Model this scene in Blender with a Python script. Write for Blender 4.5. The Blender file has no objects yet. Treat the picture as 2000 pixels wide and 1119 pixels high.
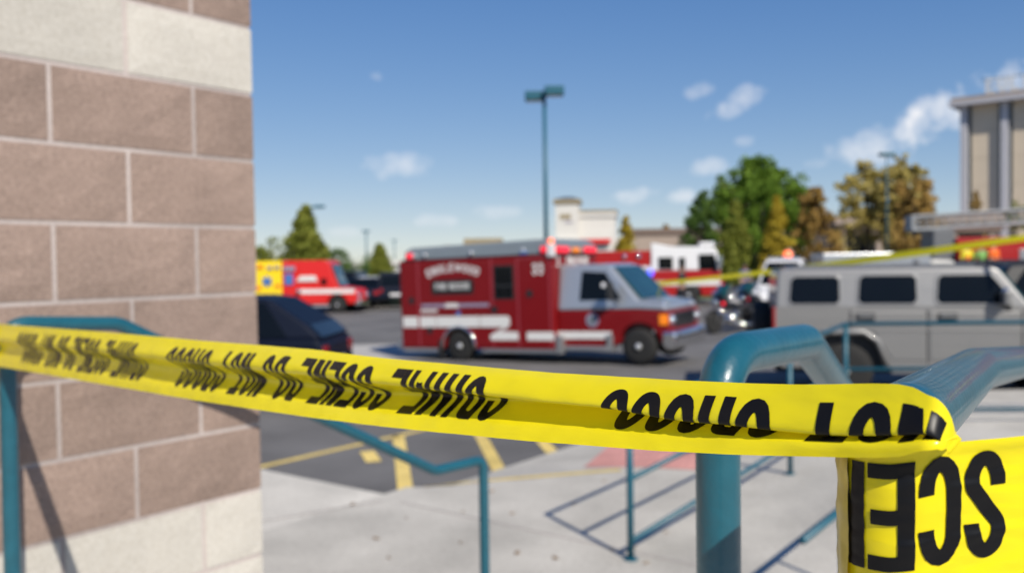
import bpy, bmesh, math, random
from mathutils import Vector, Matrix, noise
random.seed(11)
R = math.radians
PI = math.pi
scene = bpy.context.scene

# ---------------------------------------------------------------- camera, sky, sun, exposure
FPX, EYE, ROLL, HOR = 1700.0, 2.2, .014, 509.0
PITCH = math.atan((559.5 - HOR) / FPX)
cam_d = bpy.data.cameras.new('camera')
cam = bpy.data.objects.new('camera', cam_d)
scene.collection.objects.link(cam)
cam.location = (0, 0, EYE)
cam_d.sensor_width = 36
cam_d.lens = FPX / 2000 * 36
cam_d.clip_start = .02
cam_d.clip_end = 4000
cam.matrix_world = Matrix.Translation((0, 0, EYE)) @ Matrix.Rotation(PI / 2 - PITCH, 4, 'X') @ Matrix.Rotation(-ROLL, 4, 'Z')
cam_d.dof.use_dof = True
cam_d.dof.focus_distance = .46
cam_d.dof.aperture_fstop = 8.3
scene.camera = cam

SUN_EL = R(40)
SUN_DIR = Vector((.44, -.90, 0)).normalized()            # horizontal direction towards the sun
to_sun = Vector((SUN_DIR.x * math.cos(SUN_EL), SUN_DIR.y * math.cos(SUN_EL), math.sin(SUN_EL)))
sun_d = bpy.data.lights.new('sun', 'SUN')
sun_d.energy = 4.7
sun_d.angle = R(.53)
sun_d.color = (1, .935, .83)
sun = bpy.data.objects.new('sun', sun_d)
scene.collection.objects.link(sun)
sun.rotation_euler = to_sun.to_track_quat('Z', 'Y').to_euler()

# pixel of the 2000 x 1119 photograph -> ray / point in the world
CF = Vector((0, math.cos(PITCH), -math.sin(PITCH)))
CU = Vector((0, math.sin(PITCH), math.cos(PITCH)))
CC = Vector((0, 0, EYE))
def ray(x, y):
    dx, dy = (x - 1000) / FPX, -(y - 559.5) / FPX
    c, s = math.cos(ROLL), math.sin(ROLL)
    return CF + Vector((1, 0, 0)) * (c * dx + s * dy) + CU * (-s * dx + c * dy)
def at(x, y, d): return CC + ray(x, y) * d
def at_z(x, y, z):
    d = ray(x, y)
    return CC + d * ((z - EYE) / d.z)

world = bpy.data.worlds.new('World')
scene.world = world
world.use_nodes = True
wn, wl = world.node_tree.nodes, world.node_tree.links
wn.clear()
def wmath(op, a, b=None, clamp=False):
    n = wn.new('ShaderNodeMath'); n.operation = op; n.use_clamp = clamp
    for i, v in enumerate((a, b)):
        if v is None: continue
        if isinstance(v, (int, float)): n.inputs[i].default_value = v
        else: wl.new(v, n.inputs[i])
    return n.outputs[0]
def wdot(v, vec):
    n = wn.new('ShaderNodeVectorMath'); n.operation = 'DOT_PRODUCT'
    wl.new(v, n.inputs[0]); n.inputs[1].default_value = vec
    return n.outputs['Value']
sky = wn.new('ShaderNodeTexSky')
sky.sky_type = 'NISHITA'
sky.sun_disc = False
sky.sun_elevation = SUN_EL
sky.sun_rotation = math.atan2(SUN_DIR.x, SUN_DIR.y)
sky.altitude = 2200
sky.air_density = 1.0
sky.dust_density = .0
sky.ozone_density = 4.0
wtc = wn.new('ShaderNodeTexCoord')
wdir = wtc.outputs['Generated']
wnoise = wn.new('ShaderNodeTexNoise')
wnoise.inputs['Scale'].default_value = 26
wnoise.inputs['Detail'].default_value = 6
wnoise.inputs['Roughness'].default_value = .58
wl.new(wdir, wnoise.inputs['Vector'])
nz = wmath('MULTIPLY', wmath('SUBTRACT', wnoise.outputs['Fac'], .52), 4.4)
clouds = [(777, 325, 78, 26, .50, 0), (1362, 180, 38, 17, .45, -8), (1437, 200, 58, 24, .55, -25), (1835, 228, 112, 48, 1.15, -28), (1900, 172, 46, 34, 1.2, 0),
          (1690, 288, 92, 36, .55, -10), (1232, 386, 48, 18, .6, -12), (1330, 384, 30, 15, .5, -10), (1380, 326, 42, 18, .42, -8), (850, 432, 40, 15, .42, 0),
          (965, 414, 46, 17, .40, 0), (736, 150, 14, 9, .25, 0), (1456, 276, 22, 11, .3, 0), (1990, 150, 60, 32, .7, -15), (675, 452, 46, 12, .25, 0), (1600, 320, 34, 14, .3, 0)]
rays = [(ray(x, y).normalized(), sx / FPX, sy / FPX, dn, R(an)) for x, y, sx, sy, dn, an in clouds]
for k in range(14):                                       # the same scattered fair-weather clouds all round
    az, el = R(35 + k * 21 + random.uniform(-7, 7)), R(random.uniform(5, 24))
    rays.append((Vector((math.sin(az) * math.cos(el), math.cos(az) * math.cos(el), math.sin(el))), random.uniform(.03, .07), random.uniform(.012, .022), random.uniform(.35, .7), 0))
total = None
for d, sx, sy, dn, an in rays:
    rt = Vector((d.y, -d.x, 0)).normalized()
    up = rt.cross(d).normalized()
    ax = rt * math.cos(an) - up * math.sin(an)
    ay = rt * math.sin(an) + up * math.cos(an)
    if ay.z < 0: ay = -ay
    a = wmath('MULTIPLY', wdot(wdir, ax), 1 / sx)
    b = wmath('MULTIPLY', wdot(wdir, ay), 1 / sy)
    r2 = wmath('ADD', wmath('MULTIPLY', a, a), wmath('MULTIPLY', b, b))
    m = wmath('ADD', wmath('SUBTRACT', 1.0, r2), nz)
    m = wmath('MULTIPLY', wmath('MULTIPLY', m, .72, True), dn)
    front = wmath('GREATER_THAN', wdot(wdir, d), .5)
    m = wmath('MULTIPLY', m, front)
    total = m if total is None else wmath('MAXIMUM', total, m)
wtint = wn.new('ShaderNodeHueSaturation')
wtint.inputs['Hue'].default_value = .516
wtint.inputs['Saturation'].default_value = 1.45
wtint.inputs['Value'].default_value = 1.2
wgam = wn.new('ShaderNodeGamma'); wgam.inputs['Gamma'].default_value = .86
wl.new(sky.outputs[0], wgam.inputs['Color'])
def wvec(op, a, b):
    n = wn.new('ShaderNodeVectorMath'); n.operation = op
    for i, v in enumerate((a, b)):
        if isinstance(v, (int, float)): n.inputs[i].default_value = (v, v, v)
        else: wl.new(v, n.inputs[i])
    return n.outputs[0]
soft = wvec('DIVIDE', wvec('MULTIPLY', wgam.outputs[0], 1.66), wvec('ADD', wvec('MULTIPLY', wgam.outputs[0], .172), 1.0))
wl.new(soft, wtint.inputs['Color'])
wmix = wn.new('ShaderNodeMixRGB')
wmix.inputs['Color2'].default_value = (8.2, 8.2, 8.4, 1)
wl.new(total, wmix.inputs['Fac'])
wl.new(wtint.outputs[0], wmix.inputs['Color1'])
bg = wn.new('ShaderNodeBackground')
bg.inputs['Strength'].default_value = .105
wl.new(wmix.outputs[0], bg.inputs['Color'])
wout = wn.new('ShaderNodeOutputWorld')
wl.new(bg.outputs[0], wout.inputs['Surface'])

scene.view_settings.view_transform = 'Standard'
scene.view_settings.look = 'None'
scene.view_settings.exposure = .15
scene.view_settings.gamma = 1
scene.view_settings.use_curve_mapping = False
scene.cycles.max_bounces = 8
scene.cycles.transparent_max_bounces = 12
scene.cycles.sample_clamp_indirect = 6

# ---------------------------------------------------------------- helpers
COL = scene.collection
def tag(o, label=None, cat=None, group=None, kind=None):
    if label: o['label'] = label
    if cat: o['category'] = cat
    if group: o['group'] = group
    if kind: o['kind'] = kind
    return o
def empty(name, loc, rz=0, label=None, cat=None, group=None):
    o = bpy.data.objects.new(name, None)
    COL.objects.link(o)
    o.location = loc
    o.rotation_euler = (0, 0, rz)
    return tag(o, label, cat, group)
def link(name, me, parent=None, loc=None):
    o = bpy.data.objects.new(name, me)
    COL.objects.link(o)
    if parent: o.parent = parent
    if loc is not None: o.location = loc
    return o
def copy_tree(o, parent=None):
    c = o.copy(); COL.objects.link(c)
    if parent: c.parent = parent
    for ch in list(o.children): copy_tree(ch, c)
    return c

class MB:
    def __init__(s): s.v, s.f = [], []
    def add(s, vs, fs):
        n = len(s.v)
        s.v += [tuple(v) for v in vs]
        s.f += [tuple(i + n for i in f) for f in fs]
        return s
    def box(s, x0, x1, y0, y1, z0, z1):
        return s.add([(x0, y0, z0), (x1, y0, z0), (x1, y1, z0), (x0, y1, z0), (x0, y0, z1), (x1, y0, z1), (x1, y1, z1), (x0, y1, z1)],
                     [(0, 3, 2, 1), (4, 5, 6, 7), (0, 1, 5, 4), (1, 2, 6, 5), (2, 3, 7, 6), (3, 0, 4, 7)])
    def quad(s, *p): return s.add(p, [tuple(range(len(p)))])
    def tube(s, pts, r, n=12, cap=True):
        pts = [Vector(p) for p in pts]
        rs = r if isinstance(r, (list, tuple)) else [r] * len(pts)
        vs, prev = [], None
        for i, p in enumerate(pts):
            t = (pts[min(i + 1, len(pts) - 1)] - pts[max(i - 1, 0)]).normalized()
            if prev is None:
                ref = Vector((0, 0, 1)) if abs(t.z) < .9 else Vector((1, 0, 0))
                nx = t.cross(ref).normalized()
            else:
                nx = (prev - t * prev.dot(t)).normalized()
            prev = nx
            ny = t.cross(nx)
            for k in range(n):
                a = 2 * PI * k / n
                vs.append(p + (nx * math.cos(a) + ny * math.sin(a)) * rs[i])
        fs = []
        for i in range(len(pts) - 1):
            for k in range(n):
                fs.append((i * n + k, i * n + (k + 1) % n, (i + 1) * n + (k + 1) % n, (i + 1) * n + k))
        if cap:
            fs.append(tuple(range(n - 1, -1, -1)))
            fs.append(tuple((len(pts) - 1) * n + k for k in range(n)))
        return s.add(vs, fs)
    def lathe(s, prof, n=24, axis='Y', c=(0, 0, 0)):      # prof: (radius, offset along axis)
        vs, fs = [], []
        for r, h in prof:
            for k in range(n):
                a = 2 * PI * k / n
                x, y = r * math.cos(a), r * math.sin(a)
                vs.append({'Y': (c[0] + x, c[1] + h, c[2] + y), 'Z': (c[0] + x, c[1] + y, c[2] + h), 'X': (c[0] + h, c[1] + x, c[2] + y)}[axis])
        for i in range(len(prof) - 1):
            for k in range(n):
                fs.append((i * n + k, i * n + (k + 1) % n, (i + 1) * n + (k + 1) % n, (i + 1) * n + k))
        fs.append(tuple(range(n))); fs.append(tuple((len(prof) - 1) * n + k for k in range(n - 1, -1, -1)))
        return s.add(vs, fs)
    def hull(s, poly, hw, yc=0):                          # side outline (x,z) swept across y, half width hw or hw(z)
        h = hw if callable(hw) else (lambda z: hw)
        n = len(poly)
        vs = [(x, yc - h(z), z) for x, z in poly] + [(x, yc + h(z), z) for x, z in poly]
        fs = [tuple(range(n)), tuple(range(2 * n - 1, n - 1, -1))]
        fs += [(i, n + i, n + (i + 1) % n, (i + 1) % n) for i in range(n)]
        return s.add(vs, fs)
    def side(s, poly, hw, sgn=-1, yc=0, out=.006, inn=.012):   # a thin plate lying on the side of a hull
        h = hw if callable(hw) else (lambda z: hw)
        n = len(poly)
        vs = [(x, yc + sgn * (h(z) + out), z) for x, z in poly] + [(x, yc + sgn * (h(z) - inn), z) for x, z in poly]
        fs = [tuple(range(n)), tuple(range(2 * n - 1, n - 1, -1))] + [(i, n + i, n + (i + 1) % n, (i + 1) % n) for i in range(n)]
        return s.add(vs, fs)
    def dome(s, c, r, n=10, m=5, scale=(1, 1, 1)):
        vs, fs = [], []
        for i in range(m * 2 + 1):
            th = PI * i / (m * 2)
            for k in range(n):
                a = 2 * PI * k / n
                vs.append((c[0] + r * scale[0] * math.sin(th) * math.cos(a), c[1] + r * scale[1] * math.sin(th) * math.sin(a), c[2] + r * scale[2] * math.cos(th)))
        for i in range(m * 2):
            for k in range(n):
                fs.append((i * n + k, (i + 1) * n + k, (i + 1) * n + (k + 1) % n, i * n + (k + 1) % n))
        return s.add(vs, fs)
    def mesh(s, name, mat, smooth=False, fix=True):
        me = bpy.data.meshes.new(name)
        me.from_pydata(s.v, [], s.f)
        me.materials.append(mat)
        if fix:
            bm = bmesh.new(); bm.from_mesh(me)
            bmesh.ops.recalc_face_normals(bm, faces=bm.faces)
            bm.to_mesh(me); bm.free()
        if smooth:
            me.polygons.foreach_set('use_smooth', [True] * len(me.polygons))
        me.update()
        return me
    def build(s, name, mat, parent=None, smooth=False, bevel=0, seg=2, loc=None, fix=True):
        o = link(name, s.mesh(name, mat, smooth, fix), parent, loc)
        if bevel:
            b = o.modifiers.new('bevel', 'BEVEL')
            b.width = bevel; b.segments = seg; b.limit_method = 'ANGLE'; b.angle_limit = R(35)
            b.use_clamp_overlap = True
        return o

def arch(cx, cz, r, z0, n=12):                            # points of a wheel arch cut, walked left to right along the bottom edge z0
    a0 = math.asin(max(-1, min(1, (z0 - cz) / r)))
    return [(cx - r * math.cos(a0 + (PI - 2 * a0) * k / n), cz + r * math.sin(a0 + (PI - 2 * a0) * k / n)) for k in range(n + 1)]

# ---------------------------------------------------------------- materials
def pm(name, col, rough=.5, metal=0, var=.12, scale=4, bump=0, bscale=60, coat=0, spec=.5, emit=None, estr=0, alpha=None, trans=0, ior=1.45):
    m = bpy.data.materials.new(name)
    m.use_nodes = True
    n, l = m.node_tree.nodes, m.node_tree.links
    b = n['Principled BSDF']
    tc = n.new('ShaderNodeTexCoord')
    nt = n.new('ShaderNodeTexNoise')
    nt.inputs['Scale'].default_value = scale; nt.inputs['Detail'].default_value = 5
    l.new(tc.outputs['Object'], nt.inputs['Vector'])
    cr = n.new('ShaderNodeMixRGB')
    cr.inputs['Color1'].default_value = (*[c * (1 - var) for c in col], 1)
    cr.inputs['Color2'].default_value = (*[min(1, c * (1 + var)) for c in col], 1)
    l.new(nt.outputs['Fac'], cr.inputs['Fac'])
    l.new(cr.outputs[0], b.inputs['Base Color'])
    b.inputs['Roughness'].default_value = rough
    b.inputs['Metallic'].default_value = metal
    b.inputs['Coat Weight'].default_value = coat
    b.inputs['Coat Roughness'].default_value = .06
    b.inputs['Specular IOR Level'].default_value = spec
    b.inputs['Transmission Weight'].default_value = trans
    if emit:
        b.inputs['Emission Color'].default_value = (*emit, 1)
        b.inputs['Emission Strength'].default_value = estr
    if bump:
        n2 = n.new('ShaderNodeTexNoise'); n2.inputs['Scale'].default_value = bscale; n2.inputs['Detail'].default_value = 4
        l.new(tc.outputs['Object'], n2.inputs['Vector'])
        bp = n.new('ShaderNodeBump'); bp.inputs['Strength'].default_value = bump; bp.inputs['Distance'].default_value = .01
        l.new(n2.outputs['Fac'], bp.inputs['Height'])
        l.new(bp.outputs[0], b.inputs['Normal'])
    return m
def speckle(name, stops, scale, rough=.9, bump=.5, big=2.0, bigvar=.2):
    """mineral surface: fine speckle through a colour ramp, large soft patches over it"""
    m = bpy.data.materials.new(name); m.use_nodes = True
    n, l = m.node_tree.nodes, m.node_tree.links
    b = n['Principled BSDF']; b.inputs['Roughness'].default_value = rough; b.inputs['Specular IOR Level'].default_value = .25
    g = n.new('ShaderNodeNewGeometry')
    a = n.new('ShaderNodeTexNoise'); a.inputs['Scale'].default_value = scale; a.inputs['Detail'].default_value = 8; a.inputs['Roughness'].default_value = .7
    l.new(g.outputs['Position'], a.inputs['Vector'])
    r = n.new('ShaderNodeValToRGB')
    el = r.color_ramp.elements
    el[0].position, el[0].color = stops[0][0], (*stops[0][1], 1)
    el[1].position, el[1].color = stops[-1][0], (*stops[-1][1], 1)
    for p, c in stops[1:-1]:
        e = el.new(p); e.color = (*c, 1)
    l.new(a.outputs['Fac'], r.inputs[0])
    c2 = n.new('ShaderNodeTexNoise'); c2.inputs['Scale'].default_value = big; c2.inputs['Detail'].default_value = 4
    l.new(g.outputs['Position'], c2.inputs['Vector'])
    mr = n.new('ShaderNodeMapRange'); mr.inputs[1].default_value = .3; mr.inputs[2].default_value = .7
    mr.inputs[3].default_value = 1 - bigvar; mr.inputs[4].default_value = 1 + bigvar
    l.new(c2.outputs['Fac'], mr.inputs[0])
    oi = n.new('ShaderNodeObjectInfo')
    mr2 = n.new('ShaderNodeMapRange'); mr2.inputs[3].default_value = .90; mr2.inputs[4].default_value = 1.10
    l.new(oi.outputs['Random'], mr2.inputs[0])
    mu = n.new('ShaderNodeMath'); mu.operation = 'MULTIPLY'
    l.new(mr.outputs[0], mu.inputs[0]); l.new(mr2.outputs[0], mu.inputs[1])
    mx = n.new('ShaderNodeMixRGB'); mx.blend_type = 'MULTIPLY'; mx.inputs[0].default_value = 1
    l.new(r.outputs[0], mx.inputs[1]); l.new(mu.outputs[0], mx.inputs[2])
    l.new(mx.outputs[0], b.inputs['Base Color'])
    bp = n.new('ShaderNodeBump'); bp.inputs['Strength'].default_value = bump; bp.inputs['Distance'].default_value = .006
    l.new(a.outputs['Fac'], bp.inputs['Height']); l.new(bp.outputs[0], b.inputs['Normal'])
    return m

M = {}
M['block'] = speckle('brown_split_face', [(.22, (.175, .127, .104)), (.5, (.28, .205, .168)), (.78, (.39, .295, .246))], 110, bump=.5, big=5, bigvar=.10)
M['pale_block'] = speckle('cream_block', [(.25, (.42, .385, .33)), (.55, (.53, .50, .445)), (.8, (.62, .585, .53))], 90, bump=.35, big=4, bigvar=.06)
M['mortar'] = speckle('mortar', [(.3, (.37, .32, .30)), (.7, (.47, .41, .385))], 80, bump=.5)
M['asphalt'] = speckle('asphalt', [(.25, (.088, .084, .080)), (.5, (.140, .134, .128)), (.75, (.21, .20, .19))], 45, bump=.4, big=.55, bigvar=.26)
M['concrete'] = speckle('concrete', [(.2, (.40, .37, .318)), (.5, (.525, .49, .425)), (.8, (.61, .575, .50))], 26, bump=.2, big=1.3, bigvar=.17)
M['gutter'] = speckle('gutter_concrete', [(.2, (.34, .32, .29)), (.8, (.52, .49, .45))], 20, bump=.2, big=.6, bigvar=.08)
M['yellow_paint'] = speckle('worn_yellow_paint', [(.2, (.36, .27, .10)), (.42, (.70, .51, .15)), (.8, (.80, .64, .26))], 14, bump=.2, big=2.5, bigvar=.16)
M['red_pad'] = speckle('red_tactile_concrete', [(.2, (.50, .22, .19)), (.8, (.70, .36, .31))], 30, bump=.2)
M['grass'] = pm('lawn', (.10, .16, .03), .9, var=.4, scale=3)
M['rail'] = pm('teal_enamel', (.008, .088, .125), .36, var=.24, scale=38, bump=.10, bscale=120, coat=.28)
M['rail_thin'] = pm('teal_paint', (.008, .092, .135), .42, var=.15, scale=18)
def tape_mat(name, col, transl, rough):
    m = bpy.data.materials.new(name); m.use_nodes = True
    n, l = m.node_tree.nodes, m.node_tree.links
    b = n['Principled BSDF']; b.inputs['Roughness'].default_value = rough
    tc = n.new('ShaderNodeTexCoord'); nt = n.new('ShaderNodeTexNoise'); nt.inputs['Scale'].default_value = 22; nt.inputs['Detail'].default_value = 3
    mp = n.new('ShaderNodeMapping'); mp.inputs['Scale'].default_value = (1, 1, 3)
    l.new(tc.outputs['Object'], mp.inputs[0]); l.new(mp.outputs[0], nt.inputs['Vector'])
    mc = n.new('ShaderNodeMixRGB'); mc.inputs[1].default_value = (*[c * .94 for c in col], 1); mc.inputs[2].default_value = (*col, 1)
    l.new(nt.outputs['Fac'], mc.inputs[0]); l.new(mc.outputs[0], b.inputs['Base Color'])
    bp = n.new('ShaderNodeBump'); bp.inputs['Strength'].default_value = .5; bp.inputs['Distance'].default_value = .0025
    l.new(nt.outputs['Fac'], bp.inputs['Height']); l.new(bp.outputs[0], b.inputs['Normal'])
    t = n.new('ShaderNodeBsdfTranslucent'); l.new(mc.outputs[0], t.inputs['Color'])
    mx = n.new('ShaderNodeMixShader'); mx.inputs[0].default_value = transl
    l.new(b.outputs[0], mx.inputs[1]); l.new(t.outputs[0], mx.inputs[2])
    l.new(mx.outputs[0], n['Material Output'].inputs['Surface'])
    return m
M['tape'] = tape_mat('yellow_polythene', (1.0, .84, .010), .26, .24)
M['ink'] = pm('black_ink', (.005, .005, .006), .36, var=.2, scale=60, spec=.22)
M['ink_edge'] = pm('tape_edge_plastic', (.50, .38, .05), .3, var=.55, scale=90)

def paint(name, col, **k): return pm(name, col, .42, coat=.15, spec=.28, var=.06, scale=1.5, **k)
M['red'] = paint('fire_red_paint', (.19, .005, .007))
M['bright_red'] = paint('bright_red_paint', (.62, .02, .018))
M['engine_red'] = paint('engine_red_paint', (.36, .014, .014))
M['white'] = pm('white_paint', (.72, .71, .70), .4, coat=.4, var=.05, scale=3)
M['silver'] = pm('silver_paint', (.235, .23, .222), .40, metal=.3, coat=.7, var=.04, scale=3)
M['seam'] = pm('red_trim_strip', (.30, .035, .05), .35, coat=.3)
M['cab_silver'] = pm('cab_silver_paint', (.46, .475, .495), .33, metal=.55, coat=.6, var=.05, scale=3)
M['roof_grey'] = pm('roof_grey_paint', (.17, .20, .22), .5, var=.08, scale=3)
M['navy'] = pm('navy_paint', (.004, .007, .018), .5, spec=.16, var=.1, scale=2)
M['black_paint'] = paint('black_paint', (.008, .008, .01))
M['blue_paint'] = paint('blue_paint', (.02, .05, .14))
M['tan_paint'] = paint('champagne_paint', (.35, .31, .26))
M['glass'] = pm('dark_glass', (.004, .005, .006), .08, var=.2, scale=3, spec=.3)
M['windscreen'] = pm('tinted_windscreen', (.010, .045, .045), .05, var=.5, scale=2, spec=.7, coat=.3)
M['tyre'] = pm('rubber', (.016, .0155, .015), .85, var=.2, scale=12, bump=.2)
M['rim'] = pm('wheel_metal', (.55, .53, .50), .35, metal=.35, var=.15, scale=12)
M['chrome'] = pm('chrome', (.78, .78, .78), .12, metal=1, var=.03)
M['trim'] = pm('black_trim', (.015, .015, .016), .6, var=.2, scale=10)
M['grey_plastic'] = pm('grey_plastic', (.14, .145, .15), .55, var=.12, scale=10)
M['ladder_grey'] = pm('ladder_grey', (.27, .28, .285), .6, metal=.2, var=.15, scale=6)
M['steel'] = pm('tread_plate', (.42, .42, .42), .35, metal=.7, var=.2, scale=14)
M['red_lamp'] = pm('red_lamp_lit', (.6, .01, .02), .2, emit=(1, .03, .06), estr=.75)
M['red_lens'] = pm('red_lens', (.30, .008, .01), .15, coat=.6)
M['amber'] = pm('amber_lens', (.85, .22, .005), .2, coat=.5, emit=(1, .25, .0), estr=.25)
M['orange_lamp'] = pm('orange_lamp_lit', (.9, .2, .08), .2, emit=(1, .16, .07), estr=1.3)
M['blue_lamp'] = pm('blue_lamp_lit', (.05, .06, .7), .2, emit=(.10, .12, 1), estr=1.5)
M['head_lamp'] = pm('headlamp_glass', (.85, .85, .83), .08, metal=.6, coat=1)
M['decal_white'] = pm('white_decal', (.70, .69, .66), .45, var=.06, scale=8)
M['decal_grey'] = pm('lavender_decal', (.27, .24, .33), .45, var=.1)
M['decal_blue'] = pm('blue_decal', (.06, .16, .42), .45)
M['decal_black'] = pm('black_panel', (.012, .012, .011), .4)
M['signal_yellow'] = pm('signal_yellow_vinyl', (.86, .62, .01), .45, var=.06)
M['store_white'] = pm('pale_render', (.62, .60, .55), .8, var=.06, scale=.6)
M['tower_tan'] = pm('tan_precast', (.66, .55, .41), .85, var=.06, scale=.3)
M['tower_fin'] = pm('pale_fin', (.50, .49, .51), .7, var=.06, scale=.4)
M['dark_reveal'] = pm('dark_window_band', (.05, .065, .075), .3, var=.2, scale=.8)
M['brown_wall'] = pm('brown_fascia', (.16, .115, .09), .85, var=.15, scale=.6)
M['tan_wall'] = pm('tan_masonry', (.34, .27, .22), .85, var=.1, scale=.5)
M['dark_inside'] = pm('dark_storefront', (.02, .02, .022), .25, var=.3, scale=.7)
M['tile'] = pm('roof_trim', (.30, .24, .14), .8, var=.15, scale=1)
M['bark'] = pm('bark', (.10, .075, .055), .9, var=.35, scale=6, bump=.6, bscale=14)
M['skin'] = pm('skin', (.48, .27, .19), .55, var=.08)
M['uniform'] = pm('dark_uniform', (.012, .013, .02), .8, var=.2)
M['hivis_yellow'] = pm('hi_vis_yellow', (.75, .62, .02), .6)
M['hivis_orange'] = pm('hi_vis_orange', (.85, .16, .02), .6)
M['hivis_green'] = pm('hi_vis_green', (.20, .42, .10), .6)
M['khaki'] = pm('khaki_cloth', (.22, .19, .13), .8)
M['white_cloth'] = pm('white_cloth', (.66, .66, .66), .8)
M['blue_cloth'] = pm('blue_cloth', (.05, .1, .28), .8)
M['hair'] = pm('dark_hair', (.03, .022, .018), .7)
def leaf_mat(name, a, b, c):
    m = bpy.data.materials.new(name); m.use_nodes = True
    n, l = m.node_tree.nodes, m.node_tree.links
    p = n['Principled BSDF']; p.inputs['Roughness'].default_value = .7; p.inputs['Specular IOR Level'].default_value = .2
    g = n.new('ShaderNodeTexCoord'); t = n.new('ShaderNodeTexNoise'); t.inputs['Scale'].default_value = .9; t.inputs['Detail'].default_value = 6; t.inputs['Roughness'].default_value = .75
    l.new(g.outputs['Object'], t.inputs['Vector'])
    r = n.new('ShaderNodeValToRGB'); e = r.color_ramp.elements
    e[0].position, e[0].color = .32, (*a, 1); e[1].position, e[1].color = .7, (*c, 1)
    x = e.new(.5); x.color = (*b, 1)
    l.new(t.outputs['Fac'], r.inputs[0]); l.new(r.outputs[0], p.inputs['Base Color'])
    tr = n.new('ShaderNodeBsdfTranslucent'); l.new(r.outputs[0], tr.inputs[0])
    mx = n.new('ShaderNodeMixShader'); mx.inputs[0].default_value = .3
    l.new(p.outputs[0], mx.inputs[1]); l.new(tr.outputs[0], mx.inputs[2]); l.new(mx.outputs[0], n['Material Output'].inputs[0])
    return m
M['leaf_green'] = leaf_mat('green_leaves', (0.078, 0.143, 0.018), (0.156, 0.260, 0.030), (0.248, 0.364, 0.052))
M['leaf_dark'] = leaf_mat('dark_leaves', (0.051, 0.100, 0.020), (0.094, 0.165, 0.032), (0.157, 0.243, 0.051))
M['leaf_olive'] = leaf_mat('olive_leaves', (0.130, 0.150, 0.023), (0.221, 0.247, 0.039), (0.325, 0.312, 0.058))
M['leaf_gold'] = leaf_mat('gold_leaves', (0.312, 0.234, 0.026), (0.494, 0.377, 0.039), (0.650, 0.494, 0.065))
M['leaf_brown'] = leaf_mat('russet_leaves', (0.247, 0.163, 0.046), (0.403, 0.260, 0.072), (0.546, 0.364, 0.117))
M['leaf_tan'] = leaf_mat('tan_leaves', (0.329, 0.269, 0.075), (0.508, 0.419, 0.128), (0.673, 0.553, 0.209))

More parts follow.
